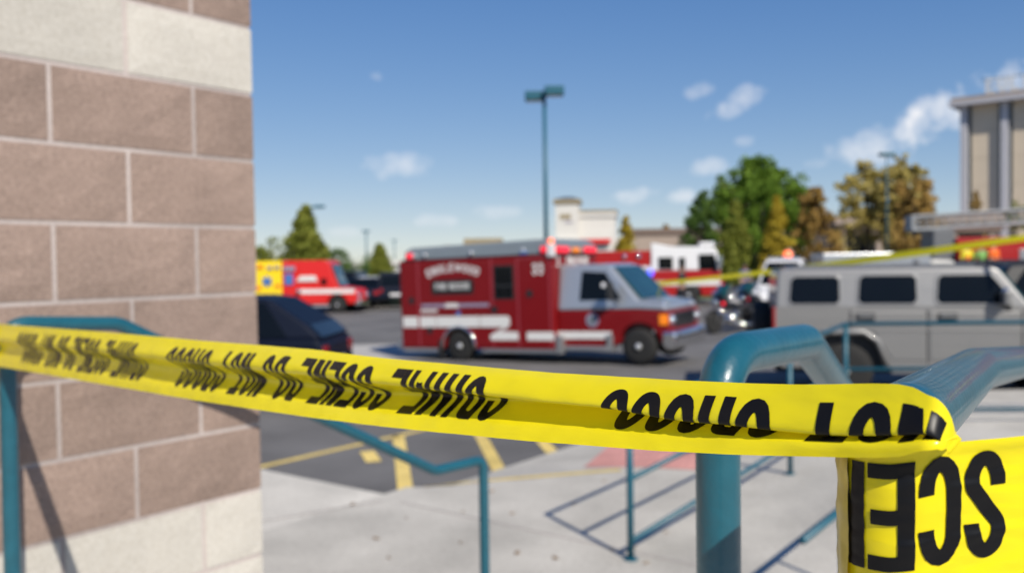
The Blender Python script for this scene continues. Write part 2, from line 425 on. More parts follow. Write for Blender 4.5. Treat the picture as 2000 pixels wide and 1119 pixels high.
# ---------------------------------------------------------------- lettering: heavy condensed strokes built as ribbons
def ell(cx, cy, rx, ry, a0, a1, n=10):
    return [(cx + rx * math.cos(R(a0 + (a1 - a0) * k / n)), cy + ry * math.sin(R(a0 + (a1 - a0) * k / n))) for k in range(n + 1)]
def chaikin(P, it=2):
    for _ in range(it):
        Q = [P[0]]
        for a, b in zip(P, P[1:]): Q += [(a[0] * .75 + b[0] * .25, a[1] * .75 + b[1] * .25), (a[0] * .25 + b[0] * .75, a[1] * .25 + b[1] * .75)]
        P = Q + [P[-1]]
    return P
def glyph(ch, W, t):
    """strokes as (points, closed), letter box 0..W x 0..1"""
    h = t / 2; l, r, b, T = h, W - h, h, 1 - h
    rx, ry = (r - l) / 2, min(.24, (T - b) / 2)
    cx = W / 2
    top = ell(cx, T - ry, rx, ry, 180, 0); bot = ell(cx, b + ry, rx, ry, 0, -180)
    if ch in 'O0': return [(ell(cx, T - ry, rx, ry, 180, 0) + ell(cx, b + ry, rx, ry, 0, -180), True)]
    if ch == 'C': return [([(r, .66), (r, T - ry)] + top[::-1][1:] + [(l, b + ry)] + bot[::-1][1:] + [(r, .34)], False)]
    if ch == 'G': return [([(r, .66), (r, T - ry)] + top[::-1][1:] + [(l, b + ry)] + bot[::-1][1:] + [(r, .47), (cx, .47)], False)]
    if ch == 'S': return [(chaikin([(r, .67), (r, T - ry)] + top[::-1][1:-1] + [(l, T - ry), (l + .01, .66), (l + .06, .59), (r - .06, .41), (r - .01, .34), (r, b + ry)] + bot[1:-1] + [(l, b + ry), (l, .33)]), False)]
    if ch == 'I': return [([(W / 2, 0), (W / 2, 1)], False)]
    if ch == 'L': return [([(l, 1), (l, 0)], False), ([(l + h, b), (W, b)], False)]
    if ch == 'E': return [([(l, 0), (l, 1)], False), ([(l + h, T), (W, T)], False), ([(l + h, .5), (W * .93, .5)], False), ([(l + h, b), (W, b)], False)]
    if ch == 'F': return [([(l, 0), (l, 1)], False), ([(l + h, T), (W, T)], False), ([(l + h, .52), (W * .93, .52)], False)]
    if ch == 'T': return [([(0, T), (W, T)], False), ([(cx, 0), (cx, 1 - t)], False)]
    if ch == 'N': return [([(l, 0), (l, 1)], False), ([(r, 0), (r, 1)], False), ([(l + h * .6, 1 - h * .2), (r - h * .6, h * .2)], False)]
    if ch == 'M': return [([(l, 0), (l, 1)], False), ([(r, 0), (r, 1)], False), ([(l + h * .5, 1 - h * .2), (cx, .18)], False), ([(r - h * .5, 1 - h * .2), (cx, .18)], False)]
    if ch == 'W': return [([(l, 1), (W * .28, h)], False), ([(W * .28, h), (cx, .8)], False), ([(cx, .8), (W * .72, h)], False), ([(W * .72, h), (r, 1)], False)]
    if ch == 'D': return [([(l, b), (l, T), (cx, T)] + ell(cx, T - ry, r - cx, ry, 90, 0)[1:] + ell(cx, b + ry, r - cx, ry, 0, -90) + [(l + .01, b)], True)]
    bowl = [(l, T), (cx, T)] + ell(cx, T - .17, r - cx, .17, 90, 0)[1:] + ell(cx, .48 + .15, r - cx, .15, 0, -90) + [(l, .48)]
    if ch == 'P': return [([(l, 0), (l, 1)], False), (bowl, False)]
    if ch == 'R': return [([(l, 0), (l, 1)], False), (bowl, False), ([(cx, .48), (r - .02, .37), (r, .25), (r, 0)], False)]
    if ch == 'U': return [([(l, 1), (l, b + ry)] + bot[::-1][1:] + [(r, 1)], False)]
    if ch == 'A': return [([(l, 0), (cx, 1)], False), ([(cx, 1), (r, 0)], False), ([(l + .07, .28), (r - .07, .28)], False)]
    if ch == '3': return [([(l, .7), (l, T - .2)] + ell(cx, T - .2, rx, .2, 180, 0)[1:] + ell(cx, .54 + .14, rx, .14, 0, -80)[1:] + [(cx, .52)] + ell(cx, .52 - .15, rx, .15, 80, 0) + ell(cx, b + .2, rx, .2, 0, -180) + [(l, .32)], False)]
    if ch == '.': return [([(cx, .42), (cx, .58)], False)]
    return []
ADV = {'I': .62, 'M': 1.28, 'W': 1.35, '.': .7, ' ': 1.0}
def lettering(mb, text, fmap, W=.40, t=.142, pitch=.46, first=0, step=.03, x0=0, last=999):
    """fmap(a, b, k) -> 3-D point; a along the line in letter heights, b up; k tiny lift per stroke"""
    x = x0; sk = 0
    for i, ch in enumerate(text):
        wf = ADV.get(ch, 1)
        gw = W * wf if ch != 'I' else t
        off = x + (pitch * wf - gw) / 2
        if first <= i < last:
            for pts, closed in glyph(ch, gw, t if ch not in 'MW' else t * .9):
                sk += 1
                P = [Vector((p[0], p[1])) for p in pts]
                Q = []
                for a, b in zip(P, P[1:] + ([P[0]] if closed else [])):
                    n = max(1, int((b - a).length / step))
                    Q += [a.lerp(b, k / n) for k in range(n)]
                if not closed: Q.append(P[-1])
                # merge duplicates
                Z = [Q[0]]
                for q in Q[1:]:
                    if (q - Z[-1]).length > 1e-4: Z.append(q)
                n = len(Z); vs = []
                for k in range(n):
                    if closed: d = Z[(k + 1) % n] - Z[k - 1]
                    else: d = Z[min(k + 1, n - 1)] - Z[max(k - 1, 0)]
                    d = d.normalized() if d.length > 0 else Vector((1, 0))
                    nn = Vector((-d.y, d.x))
                    if not closed and 0 < k < n - 1 or closed:
                        d1 = (Z[k] - Z[k - 1]).normalized(); d2 = (Z[(k + 1) % n] - Z[k]).normalized()
                        c = max(.55, math.sqrt(max(.01, (1 + d1.dot(d2)) / 2)))
                    else: c = 1
                    th = t if ch not in 'MW' else t * .9
                    for m in (-.5, -.17, .17, .5):
                        q = Z[k] + nn * (m * th / c)
                        vs.append(fmap(off + q.x, q.y, sk % 7))
                fs = []
                for k in range(n if closed else n - 1):
                    a, b = k * 4, ((k + 1) % n) * 4
                    for m in range(3): fs.append((a + m, b + m, b + m + 1, a + m + 1))
                mb.add(vs, fs)
        x += pitch * wf
    return x

# ---------------------------------------------------------------- ground, lot, sidewalk
def sstep(a, b, x):
    t = max(0, min(1, (x - a) / (b - a))); return t * t * (3 - 2 * t)
def lot_z(x, y):
    return .12 * sstep(2.2, 5, x) * (1 - sstep(14.5, 18, y)) - .03 * max(0, min(4, y - 17.5))
def grid_sheet(name, xs, ys, zf, mat):
    vs = [(x, y, zf(x, y)) for y in ys for x in xs]
    n = len(xs)
    fs = [(j * n + i, j * n + i + 1, (j + 1) * n + i + 1, (j + 1) * n + i) for j in range(len(ys) - 1) for i in range(n - 1)]
    return MB().add(vs, fs).build(name, mat, smooth=True, fix=False)
xs = [-1500, -600, -300, -150, -80, -50, -35] + [-26 + 1.0 * k for k in range(56)] + [40, 60, 90, 160, 300, 600, 1500]
ys = [-300, -60, -20, -8, -2] + [1.0 * k for k in range(0, 52)] + [56, 65, 80, 110, 160, 250, 400, 800, 1800]
tag(grid_sheet('parking_lot', xs, ys, lot_z, M['asphalt']), kind='structure')

K = Vector((-1.18, 7.77)); KD = Vector((.609, .793)).normalized(); KN = Vector((KD.y, -KD.x))   # kerb corner, kerb direction, inward normal
LD = Vector((-.808, .589)).normalized()
def walk_z(x, y):
    q = Vector((x, y)) - K
    a, b = q.dot(KD), q.dot(KN)
    z = .12
    if a > .35 and b > -.2:
        wdt = .78 * min(a - .35, 1.75)
        z = .012 + .108 * max(0, min(1, b / max(wdt, .02)))
    return z + .33 * sstep(1.9, 4.0, x) * sstep(6.2, 7.6, y + .35 * x)
def clip_sheet(name, planes, mat, bounds, step):
    x0, x1, y0, y1 = bounds
    bm = bmesh.new()
    nx, ny = int((x1 - x0) / step), int((y1 - y0) / step)
    g = [[bm.verts.new((x0 + (x1 - x0) * i / nx, y0 + (y1 - y0) * j / ny, 0)) for i in range(nx + 1)] for j in range(ny + 1)]
    for j in range(ny):
        for i in range(nx): bm.faces.new((g[j][i], g[j][i + 1], g[j + 1][i + 1], g[j + 1][i]))
    for p, n in planes:
        bmesh.ops.bisect_plane(bm, geom=bm.verts[:] + bm.edges[:] + bm.faces[:], plane_co=(*p, 0), plane_no=(*n, 0), clear_outer=True)
    for v in bm.verts: v.co.z = walk_z(v.co.x, v.co.y)
    bnd = [e for e in bm.edges if e.is_boundary]
    r = bmesh.ops.extrude_edge_only(bm, edges=bnd)
    for v in [q for q in r['geom'] if isinstance(q, bmesh.types.BMVert)]: v.co.z = -.25
    bmesh.ops.recalc_face_normals(bm, faces=bm.faces)
    me = bpy.data.meshes.new(name); bm.to_mesh(me); bm.free()
    me.materials.append(mat)
    return link(name, me)
LN = Vector((LD.y, -LD.x))                                 # points away from the walk, into the lot
if LN.dot(KD) < 0: LN = -LN
split = (K, KN)                                            # line through K along KD splits the two sheets
tag(clip_sheet('sidewalk', [(K, LN), (K, KN)], M['concrete'], (-14, 2, 1.0, 18), .4), kind='structure')
tag(clip_sheet('sidewalk', [(K, -KN), ((2.2, 11.25), Vector((.02, 1)))], M['concrete'], (-6, 13, 1.0, 12), .2), kind='structure')
tag(MB().box(-7, 9, -6, 2.9, -.2, .598).build('landing', M['concrete'], bevel=.01), kind='structure')
st = MB()
for i in range(3): st.box(-1.5 + i * .02, 2.6, 2.905 + .3 * i, 2.9 + .3 * (i + 1), -.2, .60 - .12 * (i + 1))
tag(st.build('steps', M['concrete'], bevel=.006), kind='structure')

def sheet(name, poly, mat, zf, lift=.004, cat=None, label=None, sub=.25, kind=None, parent=None):
    """flat marking that follows the surface under it"""
    bm = bmesh.new()
    bm.faces.new([bm.verts.new((p[0], p[1], 0)) for p in poly])
    x0, x1 = min(p[0] for p in poly), max(p[0] for p in poly); y0, y1 = min(p[1] for p in poly), max(p[1] for p in poly)
    k = x0 + sub
    while k < x1:
        bmesh.ops.bisect_plane(bm, geom=bm.verts[:] + bm.edges[:] + bm.faces[:], plane_co=(k, 0, 0), plane_no=(1, 0, 0)); k += sub
    k = y0 + sub
    while k < y1:
        bmesh.ops.bisect_plane(bm, geom=bm.verts[:] + bm.edges[:] + bm.faces[:], plane_co=(0, k, 0), plane_no=(0, 1, 0)); k += sub
    for v in bm.verts: v.co.z = zf(v.co.x, v.co.y) + lift
    for f in bm.faces:
        if f.normal.z < 0: f.normal_flip()
    bm.normal_update()
    me = bpy.data.meshes.new(name); bm.to_mesh(me); bm.free(); me.materials.append(mat)
    o = link(name, me, parent)
    return tag(o, kind=kind)
def stripe(p0, p1, w, zf=lot_z, mat='yellow_paint', lift=.004, name='parking_line'):
    p0, p1 = Vector(p0[:2]), Vector(p1[:2]); d = (p1 - p0).normalized(); n = Vector((-d.y, d.x)) * w / 2
    return sheet(name, [p0 - n, p1 - n, p1 + n, p0 + n], M[mat], zf, lift, kind='structure')
stripe((-3.3, 8.72), (-.35, 12.4), .12)
stripe((-1.47, 11.0), (-1.0, 7.98), .15)
stripe((-.52, 11.6), (-.15, 9.0), .15, lift=.0045)
stripe((.22, 11.4), (.44, 9.86), .15)
stripe((-1.72, 10.1), (-1.55, 9.55), .17, lift=.0055)
stripe((-2.6, 14.0), (-2.1, 11.9), .12)
ya = K + KD * .42 + KN * .075; yb = K + KD * 1.98 + KN * (.78 * 1.63 + .02)
stripe((ya.x, ya.y), (yb.x, yb.y), .1, walk_z, name='kerb_line')
pad_poly = [(.70, 8.80), (2.0, 8.42), (2.5, 10.5), (1.35, 10.75)]
pad = sheet('tactile_pad', [Vector(p) for p in pad_poly], M['red_pad'], walk_z, .006, sub=.2)
tag(pad, 'red tactile paving pad set in the kerb ramp behind the thin teal railing', 'paving pad')
dm = MB()
P4 = [Vector(p) for p in pad_poly]
for i in range(16):
    for j in range(16):
        u, v = (i + .5) / 16, (j + .5) / 16
        q = P4[0].lerp(P4[1], u).lerp(P4[3].lerp(P4[2], u), v)
        z = walk_z(q.x, q.y) + .006
        dm.lathe([(.022, 0), (.012, .006)], 6, 'Z', (q.x, q.y, z))
tag(dm.build('dome', M['red_pad'], pad), kind='stuff')
# expansion joints in the walk
for a, b in [((-3.0, 6.4), (-1.15, 7.55)), ((-1.0, 7.5), (2.2, 5.1)), ((-2.2, 6.1), (1.2, 3.4))]:
    stripe(a, b, .012, walk_z, 'mortar', .004, 'expansion_joint')
# concrete drainage pan, far kerb and lawn
def pan(name, x0, x1, y0, y1, mat, lift):
    xs_ = [x0 + (x1 - x0) * i / 8 for i in range(9)]; ys_ = [y0 + (y1 - y0) * i / 6 for i in range(7)]
    o = grid_sheet(name, xs_, ys_, lambda x, y: lot_z(x, y) + lift, M[mat]); return tag(o, kind='structure')
pan('drainage_pan', -9.5, -.6, 20.4, 24.6, 'gutter', .004)
pan('far_walk', -30, 40, 42.5, 46.5, 'gutter', .10)
pan('lawn', -30, 12, 46.6, 52, 'grass', .14)

lf = MB(); rl = random.Random(4)
for px, py in [(793, 1012), (905, 1000), (1000, 1003), (735, 1052), (1195, 1075), (1262, 1100), (1240, 1070), (688, 985), (1085, 1090), (900, 1060), (1120, 985), (1010, 1080), (760, 1090), (960, 960), (1300, 1040), (1180, 940)]:
    q = at_z(px, py, .12); a = rl.uniform(0, 6.3); k = rl.uniform(.02, .045)
    c, s_ = math.cos(a) * k, math.sin(a) * k; z = walk_z(q.x, q.y) + .004
    lf.quad((q.x + c, q.y + s_, z + .006), (q.x - s_ * .5, q.y + c * .5, z), (q.x - c, q.y - s_, z + .01), (q.x + s_ * .5, q.y - c * .5, z))
lf.build('leaf_litter', pm('dry_leaf', (.22, .13, .06), .9, var=.3), fix=False)
tag(bpy.data.objects['leaf_litter'], kind='stuff')

# ---------------------------------------------------------------- block wall of the near building
WD = Vector((.626, .779, 0)).normalized(); WN = Vector((WD.y, -WD.x, 0)); WB = -WN
WC = at(500, 560, 2.70); WC.z = 0
wall = empty('block_wall', (WC.x, WC.y, .12), math.atan2(WD.y, WD.x), 'brown split-face block building corner with cream bands beside the teal stair handrail', 'building')
# local x: along the wall (corner at 0, wall runs to -x), local y: into the building (+y), local z up
CH = .2033; Z0 = (EYE + .113) - .12                        # a bed joint 7 cm above the eye
kb = -math.floor(Z0 / CH)
rows = range(int(kb), 9)
core = MB().box(-3.2, -.004, -.0005, 2.2, -.1, Z0 + 9 * CH)
core.build('mortar', M['mortar'], wall)
def block_mesh(x0, x1, z0, z1, mat, depth, rough):
    nx, nz_ = max(2, int((x1 - x0) / .05)), 5
    vs, fs = [], []
    for j in range(nz_ + 1):
        for i in range(nx + 1):
            x, z = x0 + (x1 - x0) * i / nx, z0 + (z1 - z0) * j / nz_
            edge = i in (0, nx) or j in (0, nz_)
            y = -.003 if edge else -.0045 - rough * (noise.noise(Vector((x * 22, z * 22, 3.1))) * .6 + .4)
            vs.append((x, y, z))
    n = nx + 1
    for j in range(nz_):
        for i in range(nx): fs.append((j * n + i, j * n + i + 1, (j + 1) * n + i + 1, (j + 1) * n + i))
    base = len(vs)
    ring = [i for i in range(n)] + [j * n + nx for j in range(1, nz_ + 1)] + [nz_ * n + i for i in range(nx - 1, -1, -1)] + [j * n for j in range(nz_ - 1, 0, -1)]
    for i in ring: vs.append((vs[i][0], depth, vs[i][2]))
    m = len(ring)
    for k in range(m): fs.append((ring[(k + 1) % m], ring[k], base + k, base + (k + 1) % m))
    fs.append(tuple(base + k for k in range(m - 1, -1, -1)))
    return MB().add(vs, fs)
JT = .0062
for k in rows:
    pale = (k == 2) or (k <= -5)
    z0, z1 = Z0 + k * CH + JT, Z0 + (k + 1) * CH - JT
    if z1 < 0: continue
    z0 = max(z0, -.08)
    off = .2 if (k % 2 == 1) else .4
    edges = [0.0]
    x = -off
    while x > -3.1: edges.append(x); x -= .403
    for a, b in zip(edges[1:], edges[:-1]):
        if a < -2.1: continue
        dp = .19 if b == 0 else .03
        bm_ = block_mesh(a + JT, b - (JT if b < 0 else 0), z0, z1, None, dp, .0025 if pale else .006)
        bm_.build('block', M['pale_block' if pale else 'block'], wall, smooth=False)
    # header blocks on the return of the corner
    y = .19 + 2 * JT if True else 0
    w = .20 if off > .3 else .40
    first = True
    while y < 2.1:
        y1 = min(2.19, y + (w if first else .40) - 2 * JT); first = False
        MB().box(-.1, -.001, y, y1, z0, z1).build('block', M['pale_block' if pale else 'block'], wall, bevel=.003, seg=1)
        y = y1 + 2 * JT

# ---------------------------------------------------------------- teal handrails
SC = .82                                                     # 38 mm handrail tube sets the near distances
def an(x, y, d): return at(x, y, d * SC)
def smooth_path(pts, rad, n=9):
    """polyline with rounded corners"""
    pts = [Vector(p) for p in pts]; out = [pts[0]]
    for i in range(1, len(pts) - 1):
        a, b, c = pts[i - 1], pts[i], pts[i + 1]
        r = rad[i - 1] if isinstance(rad, (list, tuple)) else rad
        r = min(r, (a - b).length * .48, (c - b).length * .48)
        p0, p1 = b + (a - b).normalized() * r, b + (c - b).normalized() * r
        for k in range(n + 1):
            t = k / n
            out.append((p0 * (1 - t) + b * t) * (1 - t) + (b * (1 - t) + p1 * t) * t)
    out.append(pts[-1])
    return out
PR = .0242 * SC
def handrail(pts, rad, label, r=PR, base=True, mat='rail', flange_at=(0, -1)):
    root = empty('handrail', pts[0], 0, label, 'handrail')
    o = Vector(pts[0])
    sp_ = smooth_path(pts, rad); path = [sp_[0] - o]
    for a_, b_ in zip(sp_, sp_[1:]):                          # rings close together keep the shading round at the bends
        n_ = max(1, min(60, int((b_ - a_).length / (1.5 * r))))
        path += [a_.lerp(b_, k_ / n_) - o for k_ in range(1, n_ + 1)]
    MB().tube(path, r, 28).build('rail_tube', M[mat], root, smooth=True)
    if base:
        for i in flange_at:
            e = path[i]
            MB().lathe([(r * 2.2, 0), (r * 2.2, .008), (r * 1.2, .014)], 20, 'Z', (e.x, e.y, e.z)).build('base_flange', M[mat], root)
    return root
# near post in the middle of the picture: rises, bends over, runs away, then drops down the steps
g1 = an(1401, 1000, .95); top1 = an(1401, 697, .95)
f1 = an(1800, 985, 2.2)
h1 = handrail([(g1.x, g1.y, .60), top1, an(1572, 667, 1.18), an(1627, 746, 1.40), f1, (f1.x + .05, f1.y + .12, .12)],
              [.062, .010, .01, .03, .06], 'teal tube handrail with rounded top in front of the silver SUV, tape crossing its post')
# the post the tape is tied to
p_post = an(1750, 1000, .47)
A2 = Vector((p_post.x, p_post.y, .60)); B2 = an(1752, 838, .49); C2 = an(1905, 722, .965)
D2 = an(2010, 704, 1.45); E2 = an(2300, 860, 2.9)
h2 = handrail([A2, B2, C2, D2, E2, (E2.x + .1, E2.y + .1, .12)], [.03, .008, .03, .06], 'nearest teal tube handrail with the yellow tape wrapped round its post')
# left stair handrail beside the wall
LR = .0185
g3 = at(12, 900, 2.03); tl = at(13, 632, 2.03)
J3 = at(232, 632, 2.239); L3 = at(850, 919, 3.152); N3 = at(944, 897, 3.29)
h3 = handrail([(g3.x, g3.y, .60), tl, J3, L3, N3, (N3.x, N3.y, .12)], [.05, .02, .02, .04], 'long teal stair handrail running down close beside the block wall corner', r=LR)
# thin three-rail guard along the ramp
rb = at_z(1232, 1092, .12); cp = at(1652, 800, 9.1); cz = walk_z(cp.x, cp.y)
guard = empty('railing', (rb.x, rb.y, .12), 0, 'thin three-rail teal guard railing along the concrete ramp', 'railing')
def gl(v): return Vector(v) - Vector((rb.x, rb.y, .12))
ends = [Vector((rb.x, rb.y, .12)), Vector((cp.x, cp.y, .46)), Vector((13, cp.y - .35, .46))]
zo = (.13, .56, 1.03)
for a, b in zip(ends[:-1], ends[1:]):
    for q in zo:
        MB().tube([gl(a + Vector((0, 0, q))), gl(b + Vector((0, 0, q)))], .022 if q > 1 else .019, 10).build('rail', M['rail_thin'], guard, smooth=True)
mid = ends[0].lerp(ends[1], .655)
posts = [ends[0], mid, ends[1]] + [ends[1].lerp(ends[2], t) for t in (.33, .66, .99)]
for p in posts:
    zb = walk_z(p.x, p.y)
    MB().tube([gl((p.x, p.y, zb)), gl((p.x, p.y, p.z + 1.04))], .024, 12).build('post', M['rail_thin'], guard, smooth=True)
    MB().lathe([(.05, 0), (.05, .01), (.028, .016)], 14, 'Z', gl((p.x, p.y, zb))).build('base_flange', M['rail_thin'], guard)
# single low pipe rail at the steps, it throws the long diagonal shadow over the walk
off = SUN_DIR * (.5 / math.tan(SUN_EL))
q0, q1, q2 = [at_z(x, y, .12) + Vector((off.x, off.y, 0)) for x, y in ((1430, 1158), (1690, 953), (1512, 1092))]
low = empty('railing', (q0.x, q0.y, .12), 0, 'single low teal pipe rail hidden behind the wrapped post', 'railing')
MB().tube([(0, 0, .5), (q1.x - q0.x, q1.y - q0.y, .5)], .022, 10).build('rail', M['rail_thin'], low, smooth=True)
for q in (q1, q2):
    MB().tube([(q.x - q0.x, q.y - q0.y, 0), (q.x - q0.x, q.y - q0.y, .5)], .018, 10).build('post', M['rail_thin'], low, smooth=True)

# ---------------------------------------------------------------- the crime scene tape
def lut(tab, x):
    if x <= tab[0][0]: return tab[0][1]
    for (a, va), (b, vb) in zip(tab, tab[1:]):
        if x <= b:
            t = (x - a) / (b - a)
            return va + (vb - va) * t
    return tab[-1][1]
TOPY = [(-60, 628), (0, 633), (200, 649), (400, 667), (600, 683), (740, 700.5), (900, 715.5), (1060, 729), (1200, 738), (1320, 744.5), (1460, 750), (1560, 751.5), (1700, 749.5), (1750, 750.5), (1780, 757), (1812, 774)]
BOTY = [(-60, 706), (0, 715), (200, 748), (400, 781), (600, 808), (740, 825), (900, 841), (1060, 855.5), (1200, 866), (1320, 875), (1460, 882), (1560, 886), (1650, 889), (1720, 890), (1770, 888), (1812, 876)]
TW = .021
def tape_px(u): return (1800 - 26.6 * u) / (1 + .0445 * u)
def tape_Z(u): return 1 / (.505 + 2.336 * tape_px(u) / 1800)     # straight from the right post to the left one
# cross sections: fold control points (t across the tape, v down the visible height, n out of the plane in mm)
PROF = [(-3, [(0, 0, -2), (.145, .25, 0), (.40, .66, 4), (.60, .64, -6), (.855, .82, 4), (1, 1, 6)]),
        (1.5, [(0, 0, -2), (.145, .25, 1), (.38, .69, 6), (.60, .66, -9), (.855, .79, 5), (1, 1, 7)]),
        (4.5, [(0, 0, -5), (.145, .18, 2), (.38, .57, 9), (.58, .52, -12), (.855, .745, 5), (1, 1, 12)]),
        (8, [(0, 0, -8), (.145, .15, 2), (.37, .42, 10), (.58, .44, -13), (.855, .76, 6), (1, 1, 14)]),
        (13, [(0, 0, -8), (.145, .11, 2), (.33, .36, 11), (.58, .50, -12), (.855, .79, 6), (1, 1, 15)]),
        (20, [(0, 0, -6), (.145, .11, 3), (.33, .34, 11), (.60, .57, -11), (.855, .81, 5), (1, 1, 14)]),
        (35, [(0, 0, -7), (.145, .13, 1), (.33, .33, 11), (.60, .56, -12), (.855, .84, 3), (1, 1, 8)]),
        (62, [(0, 0, -4), (.145, .14, 0), (.36, .36, 8), (.60, .56, -8), (.855, .84, 1), (1, 1, 4)])]
def cr(p0, p1, p2, p3, t):
    return .5 * ((2 * p1) + (-p0 + p2) * t + (2 * p0 - 5 * p1 + 4 * p2 - p3) * t * t + (-p0 + 3 * p1 - 3 * p2 + p3) * t ** 3)
def profile(u, t):
    for (a, pa), (b, pb) in zip(PROF, PROF[1:]):
        if u <= b or b == PROF[-1][0]:
            f = max(0, min(1, (u - a) / (b - a))); f = f * f * (3 - 2 * f)
            pts = [tuple(x + (y - x) * f for x, y in zip(p, q)) for p, q in zip(pa, pb)]
            break
    t = max(0, min(1, t))
    for i in range(5):
        if t <= pts[i + 1][0] or i == 4:
            s = (t - pts[i][0]) / (pts[i + 1][0] - pts[i][0])
            p = [pts[max(0, min(5, i + k))] for k in (-1, 0, 1, 2)]
            return cr(p[0][1], p[1][1], p[2][1], p[3][1], s), cr(p[0][2], p[1][2], p[2][2], p[3][2], s) * .001 * SC
TN = Vector((-.775, -.632, .0)).normalized()
U_L, U_R = 74.0, -.1
def tape_pt(u, t, lift=0):
    uu = max(u, U_R)
    x, Z = tape_px(uu), tape_Z(uu)
    v, n = profile(uu, t)
    top, bot = at(x, lut(TOPY, x), Z), at(x, lut(BOTY, x), Z)
    wob = .0012 * noise.noise(Vector((u * .35, t * 3, 1.7))) + .0006 * noise.noise(Vector((u * 1.3, t * 5, 7.7)))
    p = top.lerp(bot, v) + TN * (n + lift + wob)
    if u < U_R:                                              # round the tilted tube
        s = (U_R - u) * TW
        r = .0068
        a = s / r
        d = Vector((.70, -.714, .0))                         # along the tape, to the right
        # the top of the band slides round further than its foot
        fold = a * (1.0 - .35 * t)
        fold = min(fold, 1.95)
        p = p + d * (r * math.sin(fold)) - TN * (r * (1 - math.cos(fold)))
        p.z -= (.015 * (1 - t) * min(1, fold / 1.7) ** 2 - .002 * t * min(1, fold / 1.6))
    return p
tape = empty('barrier_tape', an(1800, 820, .4), 0, 'yellow crime scene tape folded lengthwise and tied across the handrails in front of the wall', 'barrier tape')
tO = tape.location.copy()
NU, NT = 420, 34
vs, fs = [], []
us = [-3.2 + 4.0 * k / 60 for k in range(60)] + [.8 + (U_L - .8) * (k / (NU - 60)) ** 1.15 for k in range(NU - 59)]
for u in us:
    for j in range(NT + 1): vs.append(tape_pt(u, j / NT) - tO)
for i in range(len(us) - 1):
    for j in range(NT): fs.append((i * (NT + 1) + j, i * (NT + 1) + j + 1, (i + 1) * (NT + 1) + j + 1, (i + 1) * (NT + 1) + j))
MB().add(vs, fs).build('tape_band', M['tape'], tape, smooth=True, fix=False)
PHRASE = 'CRIME SCENE DO NOT CROSS'
LH = .0545                                                   # letter height on the tape
def put_phrase(u0, first=0, kk=1.0, sp=1.0):
    ADV[' '] = 1.0
    tot = sum(.46 * ADV.get(c, 1) for c in PHRASE)
    k = 24.0 / tot * kk                                      # letter heights -> pitches of TW
    ADV[' '] = sp
    def fm(a, b, s):
        return tape_pt(u0 + a * k, .145 + .71 * b, .00035 + s * .00002) - tO
    i = 0
    for w in PHRASE.split(' '):
        if i >= first:
            mb = MB()
            lettering(mb, PHRASE, fm, first=i, last=i + len(w), step=.022)
            mb.build('lettering', M['ink'], tape, smooth=True, fix=False)
        i += len(w) + 1
put_phrase(-13.6, 15, .945, .62)
put_phrase(11.85, 0, .965)
put_phrase(39.1, 0, .96)
ADV[' '] = 1.0
# the far end goes round the left post
lp = Vector((g3.x, g3.y, 0))
vs, fs = [], []
eT, eB = tape_pt(U_L, 0), tape_pt(U_L, 1)
for i in range(25):
    a = R(200 - 190 * i / 24)
    for j in range(7):
        z = eT.z + (eB.z - eT.z) * j / 6
        rr = LR + .0022 + .0012 * math.sin(i * 2.1 + j)
        vs.append(Vector((lp.x + rr * math.cos(a), lp.y + rr * math.sin(a), z)) - tO)
for i in range(24):
    for j in range(6): fs.append((i * 7 + j, i * 7 + j + 1, (i + 1) * 7 + j + 1, (i + 1) * 7 + j))
MB().add(vs, fs).build('tape_wrap', M['tape'], tape, smooth=True, fix=False)

# the second length: wound on the near post and pulled out of the picture to the right
PC = Vector((p_post.x, p_post.y, 0))
RW = PR + .0030
def b_xy(s):
    """path seen from above; s = metres from the tangent point at the post's front, negative goes back round the post"""
    tdir = Vector((.985, .17, 0)).normalized()
    nrm = Vector((tdir.y, -tdir.x, 0))                        # towards the camera
    if s >= 0:
        return PC + nrm * RW + tdir * s + nrm * (.004 * math.sin(s * 14)), nrm
    a = s / RW
    n2 = Matrix.Rotation(a, 3, 'Z') @ nrm
    return PC + n2 * RW, n2
BT = [(-.05, 894), (-.016, 886), (.000, 872), (.012, 863), (.04, 855), (.14, 845)]
def b_pt(s, t, lift=0):
    p, n = b_xy(s)
    d = (p - Vector((0, 0, 0))).y
    zt = EYE + (at(1800, lut(BT, s), 1).z - EYE) * .362
    zb = zt - .0635
    z = zt + (zb - zt) * t
    w = .0008 * noise.noise(Vector((s * 18, t * 4, .3))) + .0007 * noise.noise(Vector((s * 60, t * 14, 2.3)))
    w += .0006 * math.exp(-((t - .62 - .25 * s) / .035) ** 2) * (1 if s > .02 else .6)
    w += .003 * math.exp(-(t / .09) ** 2) * sstep(-.02, .05, s)
    q = p + n * (w + lift); q.z = z
    return q
s0, s1 = -.086, .30
vs, fs = [], []
NS = 150
for i in range(NS + 1):
    s = s0 + (s1 - s0) * i / NS
    for j in range(29): vs.append(b_pt(s, j / 28) - tO)
for i in range(NS):
    for j in range(28): fs.append((i * 29 + j, i * 29 + j + 1, (i + 1) * 29 + j + 1, (i + 1) * 29 + j))
MB().add(vs, fs).build('tape_band', M['tape'], tape, smooth=True, fix=False)
mb = MB()
TXT2 = 'CRIME SCENE DO NOT CROSS'
# letters run leftwards: the S of SCENE is centred at s = sS
def fm2(a, b, k): return b_pt(.0265 + .047 * .425 * 6.3 - a * .047, .075 + .72 * b, .0005 + k * .00002) - tO
lettering(mb, TXT2[:11], fm2, first=0, step=.02, pitch=.425, W=.395)
mb.build('lettering', M['ink'], tape, smooth=True, fix=False)
